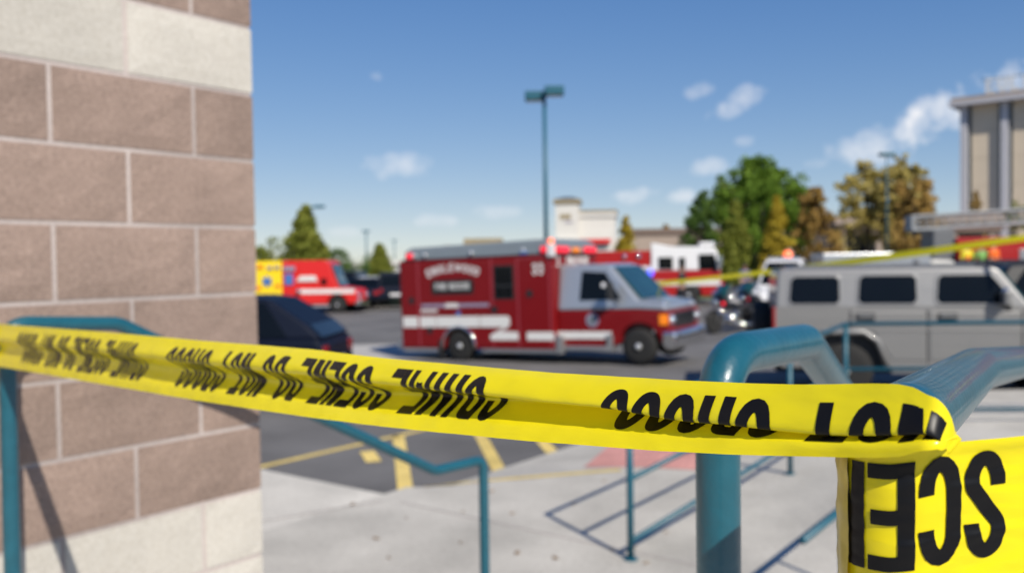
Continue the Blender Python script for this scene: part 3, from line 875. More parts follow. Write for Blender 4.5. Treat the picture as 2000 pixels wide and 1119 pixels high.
# crumpled inner turns that show at the post's edge
for q, (zt, zb, rr) in enumerate([(1.0, 1.0, .0012), (1.0, 1.0, .0028)]):
    vs, fs = [], []
    zt0 = b_pt(-.03, 0).z - .004 * q; zb0 = zt0 - .088
    for i in range(49):
        a = 2 * PI * i / 48
        for j in range(19):
            r_ = PR + rr * .4 + .0006 * noise.noise(Vector((math.cos(a) * 2, math.sin(a) * 2, j * .8 + q * 9))) + .0005 * math.sin(j * 2.2)
            vs.append(Vector((PC.x + r_ * math.cos(a), PC.y + r_ * math.sin(a), zt0 + (zb0 - zt0) * j / 18)) - tO)
    for i in range(48):
        for j in range(18): fs.append((i * 19 + j, i * 19 + j + 1, (i + 1) * 19 + j + 1, (i + 1) * 19 + j))
    MB().add(vs, fs).build('tape_wrap', M['ink_edge'] if q == 0 else M['tape'], tape, smooth=True, fix=False)
vs, fs = [], []
zt0 = b_pt(-.03, 0).z - .002
for i in range(23):
    a = R(105 + 90 * i / 22)
    for j in range(25):
        r_ = RW + .0016 + .0007 * noise.noise(Vector((i * .35, j * .55, 4.4))) + .0007 * max(0, math.sin(j * 1.05)) ** 6
        vs.append(Vector((PC.x + r_ * math.cos(a), PC.y + r_ * math.sin(a), zt0 - .088 * j / 24)) - tO)
for i in range(22):
    for j in range(24): fs.append((i * 25 + j, i * 25 + j + 1, (i + 1) * 25 + j + 1, (i + 1) * 25 + j))
MB().add(vs, fs).build('tape_wrap', M['ink_edge'], tape, smooth=True, fix=False)

def far_tape(p0, p1, sag, h, label):
    root = empty('barrier_tape', p0, 0, label, 'barrier tape')
    vs, fs = [], []
    n = 60; d = p1 - p0
    side = Vector((d.y, -d.x, 0)).normalized()
    for i in range(n + 1):
        t = i / n; c = d * t - Vector((0, 0, sag * 4 * t * (1 - t)))
        tw = .55 + .2 * math.sin(t * 7)
        up = Vector((0, 0, math.cos(tw))) + side * -math.sin(tw)
        vs += [c + up * h / 2, c, c - up * h / 2]
    for i in range(n):
        for j in range(2): fs.append((i * 3 + j, i * 3 + j + 1, i * 3 + j + 4, i * 3 + j + 3))
    MB().add(vs, fs).build('tape_band', M['tape'], root, smooth=True, fix=False)
far_tape(at(1262, 556, 20.5), at(2060, 456, 11.5), .05, .115, 'yellow tape stretched above the silver SUV towards the fire engine')
far_tape(at(690, 580, 43), at(800, 574, 43), .03, .14, 'yellow tape strung low in front of the far parked cars')

# ---------------------------------------------------------------- wheels and vehicles
WHEEL = {}
def wheel_mesh(r, w, style):
    k = (r, w, style)
    if k not in WHEEL:
        t = MB().lathe([(r * .62, -w / 2), (r * .93, -w / 2), (r, -w * .34), (r, w * .34), (r * .93, w / 2), (r * .62, w / 2)], 30)
        rim = MB().lathe([(r * .64, -w * .44), (r * .60, -w * .46), (r * .55, -w * .2), (r * .30, -w * .25), (r * .22, -w * .46), (r * .12, -w * .52), (r * .12, w * .2), (r * .64, w * .3)], 24)
        for s in range(8 if style == 'alloy' else 0):
            a = 2 * PI * s / 8
            rim.tube([(math.cos(a) * r * .2, -w * .36, math.sin(a) * r * .2), (math.cos(a) * r * .58, -w * .42, math.sin(a) * r * .58)], r * .06, 6)
        hub = MB().dome((0, -w * .5, 0), r * .19)
        WHEEL[k] = (t.mesh('tyre', M['tyre'], True), rim.mesh('rim', M['rim'], True), hub.mesh('hub', M['head_lamp'], True))
    return WHEEL[k]
def wheel(parent, x, y, r, w, sgn=-1, style='alloy', z=None):
    t, rm, hb = wheel_mesh(r, w, style)
    o = link('wheel', t, parent, (x, y, r if z is None else z))
    if sgn > 0: o.rotation_euler = (0, 0, PI)
    link('rim', rm, o); link('hub', hb, o)
    return o
def vroot(name, x, y, rz, label, cat, group=None, tilt=0, z=None):
    o = empty(name, (x, y, lot_z(x, y) if z is None else z), rz, label, cat, group)
    o.rotation_euler = (0, tilt, rz)
    return o
def decal_text(parent, text, x0, z0, h, y, mat='decal_white', arch_r=0, sgn=1, W=.5, pitch=.58, face='side', t=.15):
    """flat lettering on a vehicle face; side: runs along +x, front: runs along +y on the plane x = y-argument"""
    mb = MB()
    tot = sum(pitch * ADV.get(c, 1) for c in text)
    def fm(a, b, k):
        q = (a - tot / 2) * h
        if arch_r:
            an = q / arch_r
            px, pz = math.sin(an) * (arch_r + b * h), math.cos(an) * (arch_r + b * h) - arch_r
        else: px, pz = q, b * h
        e = -.002 - .0003 * k
        if face == 'side': return (x0 + px, y + e, z0 + pz)
        return (y - e, x0 + px, z0 + pz)
    lettering(mb, text, fm, W=W, pitch=pitch, t=t, step=.2)
    return mb.build('lettering', M[mat], parent, fix=False)

# ---- red rescue ambulance, the main subject
pa_, pb_ = at(898, 706, 19.95), at(1245, 713, 17.85)
yaw = math.atan2(pb_.y - pa_.y, pb_.x - pa_.x)
amb = vroot('ambulance', pa_.x, pa_.y, yaw, 'red rescue ambulance with grey roof and silver cab, white stripe along its side', 'ambulance', z=pa_.z, tilt=-math.atan2(pb_.z - pa_.z, (pb_ - pa_).length))
WB_ = (pb_ - pa_).length
BW = 2.35
def hb(c): return dict(yc=BW / 2)
box = MB().hull([(-1.60, .30)] + arch(0, .36, .42, .30) + [(2.46, .30), (2.46, 2.37), (-1.60, 2.37)], BW / 2, BW / 2)
box.build('module_body', M['red'], amb, bevel=.03)
MB().hull([(-1.46, 2.372), (2.46, 2.372), (2.46, 2.60), (2.30, 2.70), (-1.30, 2.66), (-1.46, 2.58)], lambda z: BW / 2 - .02 - max(0, z - 2.5) * .5, BW / 2).build('module_roof', M['roof_grey'], amb, bevel=.02)
MB().box(-1.5, 2.46, -.02, .0, 2.362, 2.372).build('drip_rail', M['trim'], amb)
MB().box(-1.40, 2.40, .06, 2.2, 2.40, 2.56).build('roof_core', M['roof_grey'], amb)
for x0, x1, z0, z1 in [(-1.54, -1.10, .36, 2.30), (-1.05, .90, 1.12, 2.30), (.95, 1.55, .62, 2.30), (1.62, 2.34, .36, 2.28), (-1.05, -.62, .36, 1.08), (.60, 1.55, .36, .58)]:
    MB().box(x0, x1, -.010, .02, z0, z1).build('compartment_door', M['red'], amb, bevel=.008)
for x, z in [(-1.27, 1.42), (.98, 1.18), (1.88, 1.52), (-.78, .72)]:
    MB().lathe([(.085, -.022), (.085, -.005), (.03, -.004)], 16, 'Y', (x, 0, z)).build('latch', M['trim'], amb)
sw = MB().box(.99, 1.50, -.020, .0, 1.40, 2.16).build('side_window', M['trim'], amb, bevel=.02)
MB().box(1.03, 1.46, -.026, -.019, 1.74, 2.12).build('pane', M['glass'], sw)
MB().box(1.03, 1.235, -.026, -.019, 1.45, 1.68).build('pane', M['glass'], sw)
MB().box(1.255, 1.46, -.026, -.019, 1.45, 1.68).build('pane', M['glass'], sw)
for x in (-1.075, .925, 1.585, 2.37):
    MB().box(x - .02, x + .02, -.014, -.001, .34, 2.32).build('door_seam', M['seam'], amb, bevel=.004)
MB().box(1.62, 2.34, -.014, -.001, 2.285, 2.315).build('door_seam', M['seam'], amb)
# reflective stripe, stepping down in a Z
def plate(poly, mat, y0=-.018, y1=-.009, name='stripe', parent=amb):
    n = len(poly)
    mb = MB().add([(x, y0, z) for x, z in poly] + [(x, y1, z) for x, z in poly], [tuple(range(n)), tuple(range(2 * n - 1, n - 1, -1))] + [(i, n + i, n + (i + 1) % n, (i + 1) % n) for i in range(n)])
    return mb.build(name, M[mat], parent)
for x0, x1 in [(-1.54, -1.11), (-1.05, -.60), (-.58, .58), (.60, 1.30)]:
    plate([(x0, .79), (x1, .79), (x1 + (.06 if x1 > 1.2 else 0), .84), (x1 + (.06 if x1 > 1.2 else 0), 1.0), (x1, 1.04), (x0, 1.04)], 'decal_white')
plate([(1.18, .785), (1.34, .785), (1.10, .70), (.98, .66)], 'decal_white')
plate([(.86, .50), (1.56, .50), (1.56, .68), (1.02, .70), (.84, .60)], 'decal_white')
plate([(1.78, .50), (2.44, .50), (2.44, .68), (1.78, .68)], 'decal_white')
plate([(-1.0, 1.25), (.82, 1.25), (.86, 1.29), (.82, 1.33), (-1.0, 1.33)], 'decal_grey', -.014)
plate([(-.35, 1.24), (.05, 1.24), (0, 1.34), (-.30, 1.34)], 'decal_white', -.016)
plate([(-1.02, 1.14), (-.55, 1.14), (-.55, 1.20), (-1.02, 1.20)], 'decal_white', -.014)
for k in range(3):
    a = PI * k / 3 + PI / 2; ca, sa = math.cos(a), math.sin(a)
    plate([(.02 + .07 * ca - .02 * sa, 1.10 + .07 * sa + .02 * ca), (.02 - .07 * ca - .02 * sa, 1.10 - .07 * sa + .02 * ca), (.02 - .07 * ca + .02 * sa, 1.10 - .07 * sa - .02 * ca), (.02 + .07 * ca + .02 * sa, 1.10 + .07 * sa - .02 * ca)], 'decal_blue', -.013 - .001 * k, name='star_of_life')
decal_text(amb, 'ENGLEWOOD', -.10, 2.06, .19, -.012, arch_r=1.9, W=.62, pitch=.80, t=.19)
plate([(-.66, 1.54), (.42, 1.54), (.46, 1.60), (.46, 1.80), (.42, 1.88), (-.66, 1.88), (-.70, 1.80), (-.70, 1.60)], 'decal_black', -.014, name='name_panel')
decal_text(amb, 'FIRE.RESCUE', -.12, 1.655, .15, -.015, W=.50, pitch=.62, t=.17)
for dx in (-.075, .075): decal_text(amb, '3', 2.10 + dx, 1.92, .26, -.012, W=.46, pitch=.54, t=.17)
for x, c in [(-1.28, 'red_lamp'), (2.28, 'red_lamp')]:
    MB().box(x - .09, x + .09, -.035, .02, 2.40, 2.53).build('side_beacon', M[c], amb, bevel=.02)
for x in (-1.16, -.85, .42, 1.75):
    MB().dome((x, .0, 2.47), .052).build('scene_lamp', M['head_lamp'], amb, smooth=True)
MB().box(1.68, 1.86, -.03, .01, 2.38, 2.44).build('scene_lamp', M['decal_blue'], amb, bevel=.01)
# running gear of the module
MB().hull([(-1.5, .2), (-.6, .2), (-.6, .30), (-1.5, .30)], .9, BW / 2).build('rear_skirt', M['trim'], amb)
MB().box(-1.8, -1.6, .1, 2.25, .28, .42).build('rear_step', M['steel'], amb, bevel=.01)
MB().box(.62, 2.44, -.02, .25, .22, .30).build('running_board', M['steel'], amb, bevel=.01)
MB().box(-1.56, -.60, -.01, .2, .22, .30).build('running_board', M['steel'], amb, bevel=.01)
fl = MB().tube([(0 + .44 * math.cos(R(a)), -.015, .36 + .44 * math.sin(R(a))) for a in range(-8, 189, 14)], .028, 8)
fl.build('fender_trim', M['chrome'], amb, smooth=True)
MB().box(-.56, -.48, -.01, .2, .12, .5).build('mud_flap', M['trim'], amb)
MB().box(-.7, 2.3, .35, 2.0, .3, .62).build('chassis', M['trim'], amb)
wheel(amb, 0, .16, .355, .26, style='steel'); wheel(amb, 0, BW - .16, .355, .26, 1, style='steel')
wheel(amb, WB_, .22, .37, .26, style='steel'); wheel(amb, WB_, BW - .22, .37, .26, 1, style='steel')
# front of the module above the cab
for y, c in [(.42, 'red_lamp'), (1.92, 'red_lamp')]:
    MB().box(2.44, 2.56, y - .28, y + .28, 2.38, 2.52).build('front_beacon', M[c], amb, bevel=.04)
MB().box(2.44, 2.53, 1.0, 1.34, 2.39, 2.50).build('front_beacon', M['amber'], amb, bevel=.03)
MB().box(2.44, 2.52, .06, 2.3, 2.355, 2.385).build('light_shelf', M['trim'], amb)
MB().box(2.36, 2.52, -.07, .06, 2.30, 2.58).build('corner_strobe', M['white'], amb, bevel=.02)
MB().dome((2.44, 0, 2.63), .075).build('corner_lamp', M['orange_lamp'], amb, smooth=True)
decal_text(amb, 'ENGLEWOOD', 1.28, 2.13, .17, 2.465, W=.62, pitch=.74, face='front', t=.2)
decal_text(amb, '3', .26, 2.08, .24, 2.465, W=.5, pitch=.6, face='front', t=.17)
# cab
CY, CWD = BW / 2, 1.02
cabw = lambda z: CWD - max(0, z - 1.15) * .17
MB().hull([(2.46, .36), (3.72, .36)] + arch(WB_, .39, .45, .42)[0:] + [(4.86, .46), (4.93, .60), (4.97, .80), (4.96, 1.09), (4.3, 1.13), (2.46, 1.12)], CWD, CY).build('cab_body', M['red'], amb, bevel=.04)
MB().hull([(2.462, 1.125), (4.28, 1.135), (4.93, 1.095), (4.90, 1.21), (4.80, 1.25), (4.30, 1.335), (3.66, 2.06), (3.45, 2.11), (2.462, 2.12)], cabw, CY).build('cab_upper', M['cab_silver'], amb, bevel=.05)
win = [(2.98, 1.34), (3.92, 1.34), (3.86, 1.46), (3.56, 1.92), (3.02, 1.96)]
MB().side(win, cabw, -1, CY).build('cab_window', M['glass'], amb)
MB().side(win, cabw, 1, CY).build('cab_window', M['glass'], amb)
ws = MB().add([(4.335, CY - .84, 1.34), (4.335, CY + .84, 1.34), (3.70, CY + .74, 2.02), (3.70, CY - .74, 2.02), (4.30, CY - .84, 1.30), (4.30, CY + .84, 1.30), (3.66, CY + .74, 1.98), (3.66, CY - .74, 1.98)],
              [(0, 1, 2, 3), (7, 6, 5, 4), (0, 3, 7, 4), (1, 5, 6, 2), (3, 2, 6, 7), (0, 4, 5, 1)])
for v in range(len(ws.v)): ws.v[v] = (ws.v[v][0] + .025, ws.v[v][1], ws.v[v][2] + .02)
ws.build('windscreen', M['windscreen'], amb)
plate([(2.46, .52), (3.55, .52), (3.66, .58), (3.72, .68), (2.46, .68)], 'decal_white', CY - CWD - .012, CY - CWD + .001)
MB().lathe([(.15, -.012), (.15, .01)], 24, 'Y', (3.28, CY - CWD, .92)).build('badge', M['decal_grey'], amb)
MB().lathe([(.10, -.018), (.10, .01)], 24, 'Y', (3.28, CY - CWD, .92)).build('badge', M['roof_grey'], amb)
MB().box(2.46, 2.62, -.01, .20, .20, .60).build('cab_step', M['steel'], amb, bevel=.02)
MB().box(2.64, 3.62, .08, .35, .27, .37).build('cab_step', M['steel'], amb, bevel=.02)
MB().box(3.60, 3.74, .10, .3, .26, .62).build('mud_flap', M['steel'], amb, bevel=.02)
mr = MB().box(3.78, 3.86, CY - CWD - .36, CY - CWD - .14, 1.34, 1.72).build('mirror', M['trim'], amb, bevel=.03)
MB().box(3.765, 3.778, CY - CWD - .34, CY - CWD - .16, 1.37, 1.69).build('mirror_glass', M['chrome'], mr)
MB().tube([(3.82, CY - CWD - .2, 1.36), (3.86, CY - CWD + .04, 1.24)], .02, 8).build('mirror_arm', M['trim'], amb)
MB().dome((3.52, CY - CWD + .1, 1.60), .10, scale=(1, .3, 1.2)).build('spot_lamp', M['white'], amb, smooth=True)
grl = MB().box(4.945, 4.985, CY - .66, CY + .66, .74, 1.05).build('grille', M['trim'], amb, bevel=.015)
for k in range(5):
    MB().box(4.986, 5.0, CY - .62, CY + .62, .77 + k * .055, .795 + k * .055).build('grille_bar', M['chrome'], grl)
for s in (-1, 1):
    y = CY + s * .80
    MB().box(4.89, 4.975, y - .15, y + .13, .80, 1.02).build('headlight', M['head_lamp'], amb, bevel=.04)
    MB().dome((4.96, y + s * .0, .90), .085).build('headlight_bulb', M['chrome'], amb, smooth=True)
    MB().box(4.75, 4.945, CY + s * (CWD - .02) - .035, CY + s * (CWD - .02) + .035, .80, 1.03).build('turn_signal', M['amber'], amb, bevel=.03)
    MB().dome((5.12, y, .62), .055).build('bumper_lamp', M['chrome'], amb, smooth=True)
    MB().dome((4.82, CY + s * .88, 1.23), .05).build('hood_lamp', M['chrome'], amb, smooth=True)
MB().hull([(4.80, .42), (4.88, .30), (5.06, .30), (5.12, .40), (5.12, .60), (5.06, .68), (4.82, .68)], CWD + .03, CY).build('bumper', M['chrome'], amb, bevel=.07, seg=3)
MB().hull([(4.36, 1.33), (4.76, 1.262), (4.76, 1.28), (4.36, 1.348)], .62, CY).build('hood_scoop', M['cab_silver'], amb, bevel=.01)

# ---- silver SUV
ga, gb = at(1515, 600, 12.95), at(1965, 600, 12.25)
syaw = math.atan2(gb.y - ga.y, gb.x - ga.x)
SZ = .12
suv = vroot('suv', ga.x, ga.y, syaw, 'boxy silver off-road SUV with small dark windows behind the teal railing', 'suv', z=SZ)
SY, SW = .95, .95                                            # centre line and half width, near side at y = 0
rw_, fw_ = .98, 3.88
def sq_arch(cx, r, z0):                                     # angular arch as on this truck
    return [(cx - r * 1.02, z0), (cx - r * .80, .82), (cx - r * .48, .93), (cx + r * .48, .93), (cx + r * .80, .82), (cx + r * 1.06, z0)]
MB().hull([(-.02, .52), (.1, .44)] + sq_arch(rw_, .52, .44) + sq_arch(fw_, .52, .44) + [(4.42, .46), (4.50, .62), (4.48, 1.14), (4.40, 1.20), (3.52, 1.28), (3.42, 1.32), (-.02, 1.32)], SW, SY).build('body', M['silver'], suv, bevel=.03, seg=3)
sh = lambda z: SW - .003 - max(0, z - 1.32) * .22
MB().hull([(-.01, 1.30), (3.46, 1.30), (3.30, 1.52), (3.06, 1.86), (2.98, 1.90), (.10, 1.90), (.03, 1.85)], sh, SY).build('cabin', M['silver'], suv, bevel=.06, seg=3)
MB().hull([(.22, 1.902), (2.92, 1.902), (2.86, 1.935), (.30, 1.935)], .72, SY).build('roof_panel', M['grey_plastic'], suv, bevel=.012)
def rr_(x0, x1, z0, z1, sl=0, q=.05):                       # rounded window outline
    return [(x0 + q, z0), (x1 - q, z0), (x1, z0 + q), (x1 - sl, z1 - q), (x1 - sl - q, z1), (x0 + q + .03, z1), (x0 + .03, z1 - q), (x0, z0 + q)]
SWIN = [rr_(.20, .90, 1.385, 1.775), rr_(1.16, 1.95, 1.385, 1.785), rr_(2.22, 3.20, 1.385, 1.785, .22)]
for s in (-1, 1):
    for w in SWIN:
        cx = sum(p[0] for p in w) / len(w); cz_ = sum(p[1] for p in w) / len(w)
        fr = MB().side([(cx + (x - cx) * 1.09, cz_ + (z - cz_) * 1.17) for x, z in w], sh, s, SY, .012, .02).build('window', M['silver'], suv, bevel=.012)
        MB().side(w, sh, s, SY, .018, -.010).build('pane', M['glass'], fr)
MB().add([(3.44, SY - .80, 1.40), (3.44, SY + .80, 1.40), (3.12, SY + .72, 1.86), (3.12, SY - .72, 1.86), (3.40, SY - .80, 1.38), (3.40, SY + .80, 1.38), (3.08, SY + .72, 1.84), (3.08, SY - .72, 1.84)],
         [(0, 1, 2, 3), (7, 6, 5, 4), (0, 3, 7, 4), (1, 5, 6, 2), (3, 2, 6, 7), (0, 4, 5, 1)]).build('windscreen', M['windscreen'], suv)
for x0, x1 in [(1.06, 2.06), (2.12, 3.30)]:
    MB().hull([(x0, .56) if x0 > 2 else (1.62, .56), (x1, .56), (x1, 1.27), (x0, 1.27)] + ([(x0, 1.0), (1.36, .98)] if x0 < 2 else []), SW + .010, SY).build('door', M['silver'], suv, bevel=.012)
for x in (1.14, 2.24):
    hd = MB().box(x, x + .22, -.055, -.015, 1.175, 1.225).build('door_handle', M['grey_plastic'], suv, bevel=.012)
    MB().box(x - .02, x + .24, -.016, -.008, 1.13, 1.25).build('handle_recess', M['trim'], suv, bevel=.006)
for x in (1.045, 2.09, 3.32):
    MB().box(x - .008, x + .008, -.006, .001, .52, 1.28).build('door_gap', M['trim'], suv)
MB().box(.02, 4.35, -.016, .002, .99, 1.015).build('body_crease', M['silver'], suv, bevel=.004)
def flare(cx, sgn, y):
    pts = [(cx - .58, y, .44), (cx - .44, y, .84), (cx - .25, y, .97), (cx + .25, y, .97), (cx + .44, y, .84), (cx + .60, y, .42)]
    return MB().tube(pts, .045, 8)
for cx in (rw_, fw_):
    for y in (-.0, 1.9):
        flare(cx, 1, y).build('fender_flare', M['silver'], suv, smooth=True)
MB().box(1.6, 3.3, -.015, .06, .36, .46).build('rocker_panel', M['grey_plastic'], suv, bevel=.015)
MB().box(.02, 4.40, .3, 1.6, .34, .5).build('chassis', M['trim'], suv)
for cx in (rw_, fw_):
    MB().box(cx - .54, cx + .54, .12, 1.78, .4, .92).build('wheel_well', M['trim'], suv)
    wheel(suv, cx, .17, .40, .27, style='steel'); wheel(suv, cx, 1.77, .41, .27, 1)
for y in (.05, 1.85):
    MB().box(-.045, .0, y - .07, y + .07, .92, 1.34).build('tail_light', M['red_lens'], suv, bevel=.015)
MB().lathe([(.24, -.28), (.36, -.28), (.385, -.2), (.385, -.04), (.3, -.02)], 26, 'X', (0, 1.0, 1.0)).build('spare_tyre', M['tyre'], suv, smooth=True)
MB().box(-.14, .04, .05, 1.85, .46, .64).build('bumper', M['trim'], suv, bevel=.03)
MB().box(4.42, 4.62, .05, 1.85, .48, .70).build('bumper', M['trim'], suv, bevel=.03)
MB().box(4.47, 4.52, .35, 1.55, .78, 1.08).build('grille', M['chrome'], suv, bevel=.02)
for y in (.2, 1.7): MB().dome((4.50, y, .94), .11, scale=(.5, 1, 1)).build('headlight', M['head_lamp'], suv, smooth=True)
for s, y in ((-1, .0), (1, 1.9)):
    m_ = MB().box(3.02, 3.12, y - .26 if s < 0 else y + .04, y - .04 if s < 0 else y + .26, 1.36, 1.58).build('mirror', M['silver'], suv, bevel=.03)
    MB().tube([(3.08, y + s * .08, 1.38), (3.16, y - s * .02, 1.30)], .035, 8).build('mirror_arm', M['trim'], suv)
    MB().dome((3.06, y + s * .16, 1.55), .06).build('mirror_cap', M['chrome'], suv, smooth=True)

# ---- generic cars
def car(x, y, rz, kind, paint_, label, group=None, cat='car', L=4.5, z=None, name='parked_car', H=None):
    """x forward; centred at the origin"""
    o = vroot(name, x, y, rz, label, cat, group, z=z)
    W = .90; h = L / 2
    wr = .33 if kind == 'sedan' else .36
    fx, rx = h - .85, -h + .80
    if kind == 'sedan': belt, top = .92, H or 1.44
    elif kind == 'suv': belt, top = 1.02, H or 1.70
    elif kind == 'hatch': belt, top = 1.00, H or 1.60
    else: belt, top = 1.10, H or 1.95
    gw = lambda z_: W - .03 - max(0, z_ - belt) * .30
    low = [(-h + .05, .36)] + arch(rx, wr, wr + .07, .28) + arch(fx, wr, wr + .07, .28) + [(h - .10, .34), (h, .52), (h - .03, .74), (h - .25, belt - .10), (h - 1.25, belt), (-h + .10, belt + .02), (-h, belt - .12), (-h - .02, .52)]
    MB().hull(low, W, 0).build('body', M[paint_], o, bevel=.06, seg=3)
    if kind == 'sedan': gh = [(-h + .75, belt + .012), (h - 1.22, belt - .005), (h - 2.0, top - .02), (h - 2.3, top), (-h + 1.55, top), (-h + 1.35, top - .03)]
    elif kind == 'hatch': gh = [(-h + .04, belt + .012), (h - 1.20, belt - .005), (h - 1.95, top - .05), (h - 2.3, top), (-h + 1.25, top), (-h + .90, top - .05), (-h + .30, belt + .25)]
    else: gh = [(-h + .06, belt + .012), (h - 1.15, belt - .005), (h - 1.75, top - .03), (h - 2.0, top), (-h + .35, top), (-h + .18, top - .06)]
    MB().hull(gh, gw, 0).build('cabin', M[paint_], o, bevel=.05, seg=3)
    xr = {'sedan': -h + 1.42, 'hatch': -h + .95}.get(kind, -h + .34); xf = h - 1.50
    xb = -h + (1.0 if kind == 'sedan' else .55 if kind == 'hatch' else .28)
    zt, zb = top - .09, belt + .05
    n = 3 if kind in ('suv', 'van', 'hatch') else 2
    for s in (-1, 1):
        for k in range(n):
            a, b = k / n, (k + 1) / n
            tl_, tr_ = xr + (h - 2.12 - xr) * a, xr + (h - 2.12 - xr) * b
            bl_, br_ = xb + (xf - xb) * a, xb + (xf - xb) * b
            MB().side([(bl_ + .04, zb), (br_ - .04, zb), (tr_ - .04, zt), (tl_ + .04, zt)], gw, s, 0).build('window', M['glass'], o)
    a, b = (gh[1], gh[2])
    def glass(p, q, nm, off):
        d = Vector((q[0] - p[0], q[1] - p[1])); nn = Vector((d.y, -d.x)).normalized() * off
        p2 = (p[0] + d.x * .1 + nn.x, p[1] + d.y * .1 + nn.y); q2 = (p[0] + d.x * .92 + nn.x, p[1] + d.y * .92 + nn.y)
        mb = MB()
        for e in (0, 1):
            k = nn.normalized() * (.01 * e)
            mb.v += [(p2[0] - k.x, -.88 * gw(p2[1]), p2[1] - k.y), (p2[0] - k.x, .88 * gw(p2[1]), p2[1] - k.y), (q2[0] - k.x, .86 * gw(q2[1]), q2[1] - k.y), (q2[0] - k.x, -.86 * gw(q2[1]), q2[1] - k.y)]
        mb.f = [(0, 1, 2, 3), (7, 6, 5, 4), (0, 3, 7, 4), (1, 5, 6, 2), (3, 2, 6, 7), (0, 4, 5, 1)]
        mb.build(nm, M['glass'], o)
    glass(gh[1], gh[2], 'windscreen', .012)
    glass(gh[-1], gh[0], 'rear_window', .012)
    for wx in (fx, rx):
        MB().box(wx - wr - .05, wx + wr + .05, -W + .24, W - .24, .25, .75).build('wheel_well', M['trim'], o)
        for s in (-1, 1): wheel(o, wx, s * (W - .13), wr, .22, s)
    for s in (-1, 1):
        MB().dome((h - .10, s * .66, .66), .12, scale=(.6, 1.3, .6)).build('headlight', M['head_lamp'], o, smooth=True)
        MB().box(-h - .015, -h + .18, s * .74 - .13, s * .74 + .13, belt - .30, belt - .10).build('tail_light', M['red_lens'], o, bevel=.02)
        MB().box(h - 1.72, h - 1.60, s * (W + .07) - .09, s * (W + .07) + .09, belt + .02, belt + .16).build('mirror', M[paint_], o, bevel=.03)
        for q in (0, 1): MB().box(h - 2.62 - q * .95, h - 2.44 - q * .95, s * (W + .012) - .014, s * (W + .012) + .014, belt - .13, belt - .09).build('door_handle', M['chrome'], o, bevel=.006)
    MB().box(h - .06, h + .02, -.6, .6, .40, .52).build('grille', M['trim'], o, bevel=.01)
    MB().box(-h - .03, -h + .03, -.26, .26, .55, .67).build('number_plate', M['white'], o)
    return o
# dark navy hatchback by the wall (tail towards the ambulance)
nv = at(508, 640, 14.6)
car(nv.x - .90, nv.y, R(176), 'hatch', 'navy', 'dark navy hatchback parked beside the block wall, its tail towards the red ambulance', cat='car', L=4.5, H=1.68, name='parked_car', z=.0)
# cars in the far rows
for px, y, k, p, lab, rz in [(768, 45, 'suv', 'navy', 'dark blue SUV in the far row just behind the red ambulance tail', 100), (712, 44.6, 'sedan', 'navy', 'dark blue sedan in the far row behind the low yellow tape', 95),
                             (735, 48, 'sedan', 'white', 'white sedan between the dark cars of the far row', 80), (690, 53, 'suv', 'black_paint', 'black SUV parked near the nose of the bright red van', 85)]:
    q = at(px, 560, y); car(q.x, q.y, R(rz), k, p, lab, 'cars in the far row of the lot', z=.0)

# ---- bright red and yellow van ambulance behind the navy car
va = at(497, 560, 40.5)
van = vroot('ambulance', va.x, va.y, R(-4), 'bright red van ambulance with a yellow rear section and blue star behind the navy car', 'ambulance')
vh = lambda z: 1.02 - max(0, z - 1.3) * .06
MB().hull([(1.30, .45)] + arch(3.9, .4, .48, .42) + [(4.75, .45), (4.86, .60), (4.84, .98), (4.70, 1.10), (3.95, 1.20), (3.72, 1.75), (3.52, 2.36), (3.30, 2.46), (1.30, 2.46)], vh, 1.0).build('body', M['bright_red'], van, bevel=.05)
MB().hull([(-1.6, .45)] + arch(-.2, .4, .48, .42) + [(1.298, .45), (1.298, 2.46), (-1.6, 2.46)], vh, 1.0).build('rear_section', M['signal_yellow'], van, bevel=.04)
for k in range(3):
    a = PI * k / 3 + PI / 2; ca, sa = math.cos(a), math.sin(a); c0, c1 = .62, 1.52
    plate([(c0 + .24 * ca - .06 * sa, c1 + .24 * sa + .06 * ca), (c0 - .24 * ca - .06 * sa, c1 - .24 * sa + .06 * ca), (c0 - .24 * ca + .06 * sa, c1 - .24 * sa - .06 * ca), (c0 + .24 * ca + .06 * sa, c1 + .24 * sa - .06 * ca)], 'decal_blue', -.05 - .002 * k, -.01, name='star_of_life', parent=van)
for k, (x, z) in enumerate([(.75, 2.14), (1.1, 2.16), (.3, 2.2), (1.12, 1.3), (.2, 1.2)]):
    plate([(x - .13, z - .06), (x + .13, z - .06), (x + .10, z + .07), (x - .10, z + .07)], 'decal_grey' if k < 2 else 'hivis_orange', -.05, -.01, name='patch', parent=van)
plate([(1.45, 1.35), (1.85, 1.35), (1.85, 1.85), (1.45, 1.85)], 'decal_blue', -.05, -.01, name='blue_shield', parent=van)
plate([(1.40, 1.98), (1.95, 1.98), (1.95, 2.2), (1.40, 2.2)], 'decal_grey', -.05, -.01, name='patch', parent=van)
plate([(2.0, 1.50), (3.0, 1.50), (2.9, 1.75), (2.2, 1.75)], 'decal_white', -.05, -.01, name='faded_crest', parent=van)
MB().box(3.16, 3.42, -.05, .02, 1.32, 1.62).build('side_window', M['glass'], van, bevel=.03)
MB().add([(3.99, .2, 1.25), (3.99, 1.8, 1.25), (3.78, 1.75, 1.76), (3.60, 1.72, 2.26), (3.60, .28, 2.26), (3.78, .25, 1.76)], [(0, 1, 2, 5), (5, 2, 3, 4)]).build('windscreen', M['windscreen'], van)
plate([(2.2, .92), (4.72, .92), (4.72, 1.12), (2.2, 1.12)], 'decal_white', -.03, -.0, name='stripe', parent=van)
MB().box(4.72, 5.0, .0, 2.0, .36, .62).build('bumper', M['chrome'], van, bevel=.05)
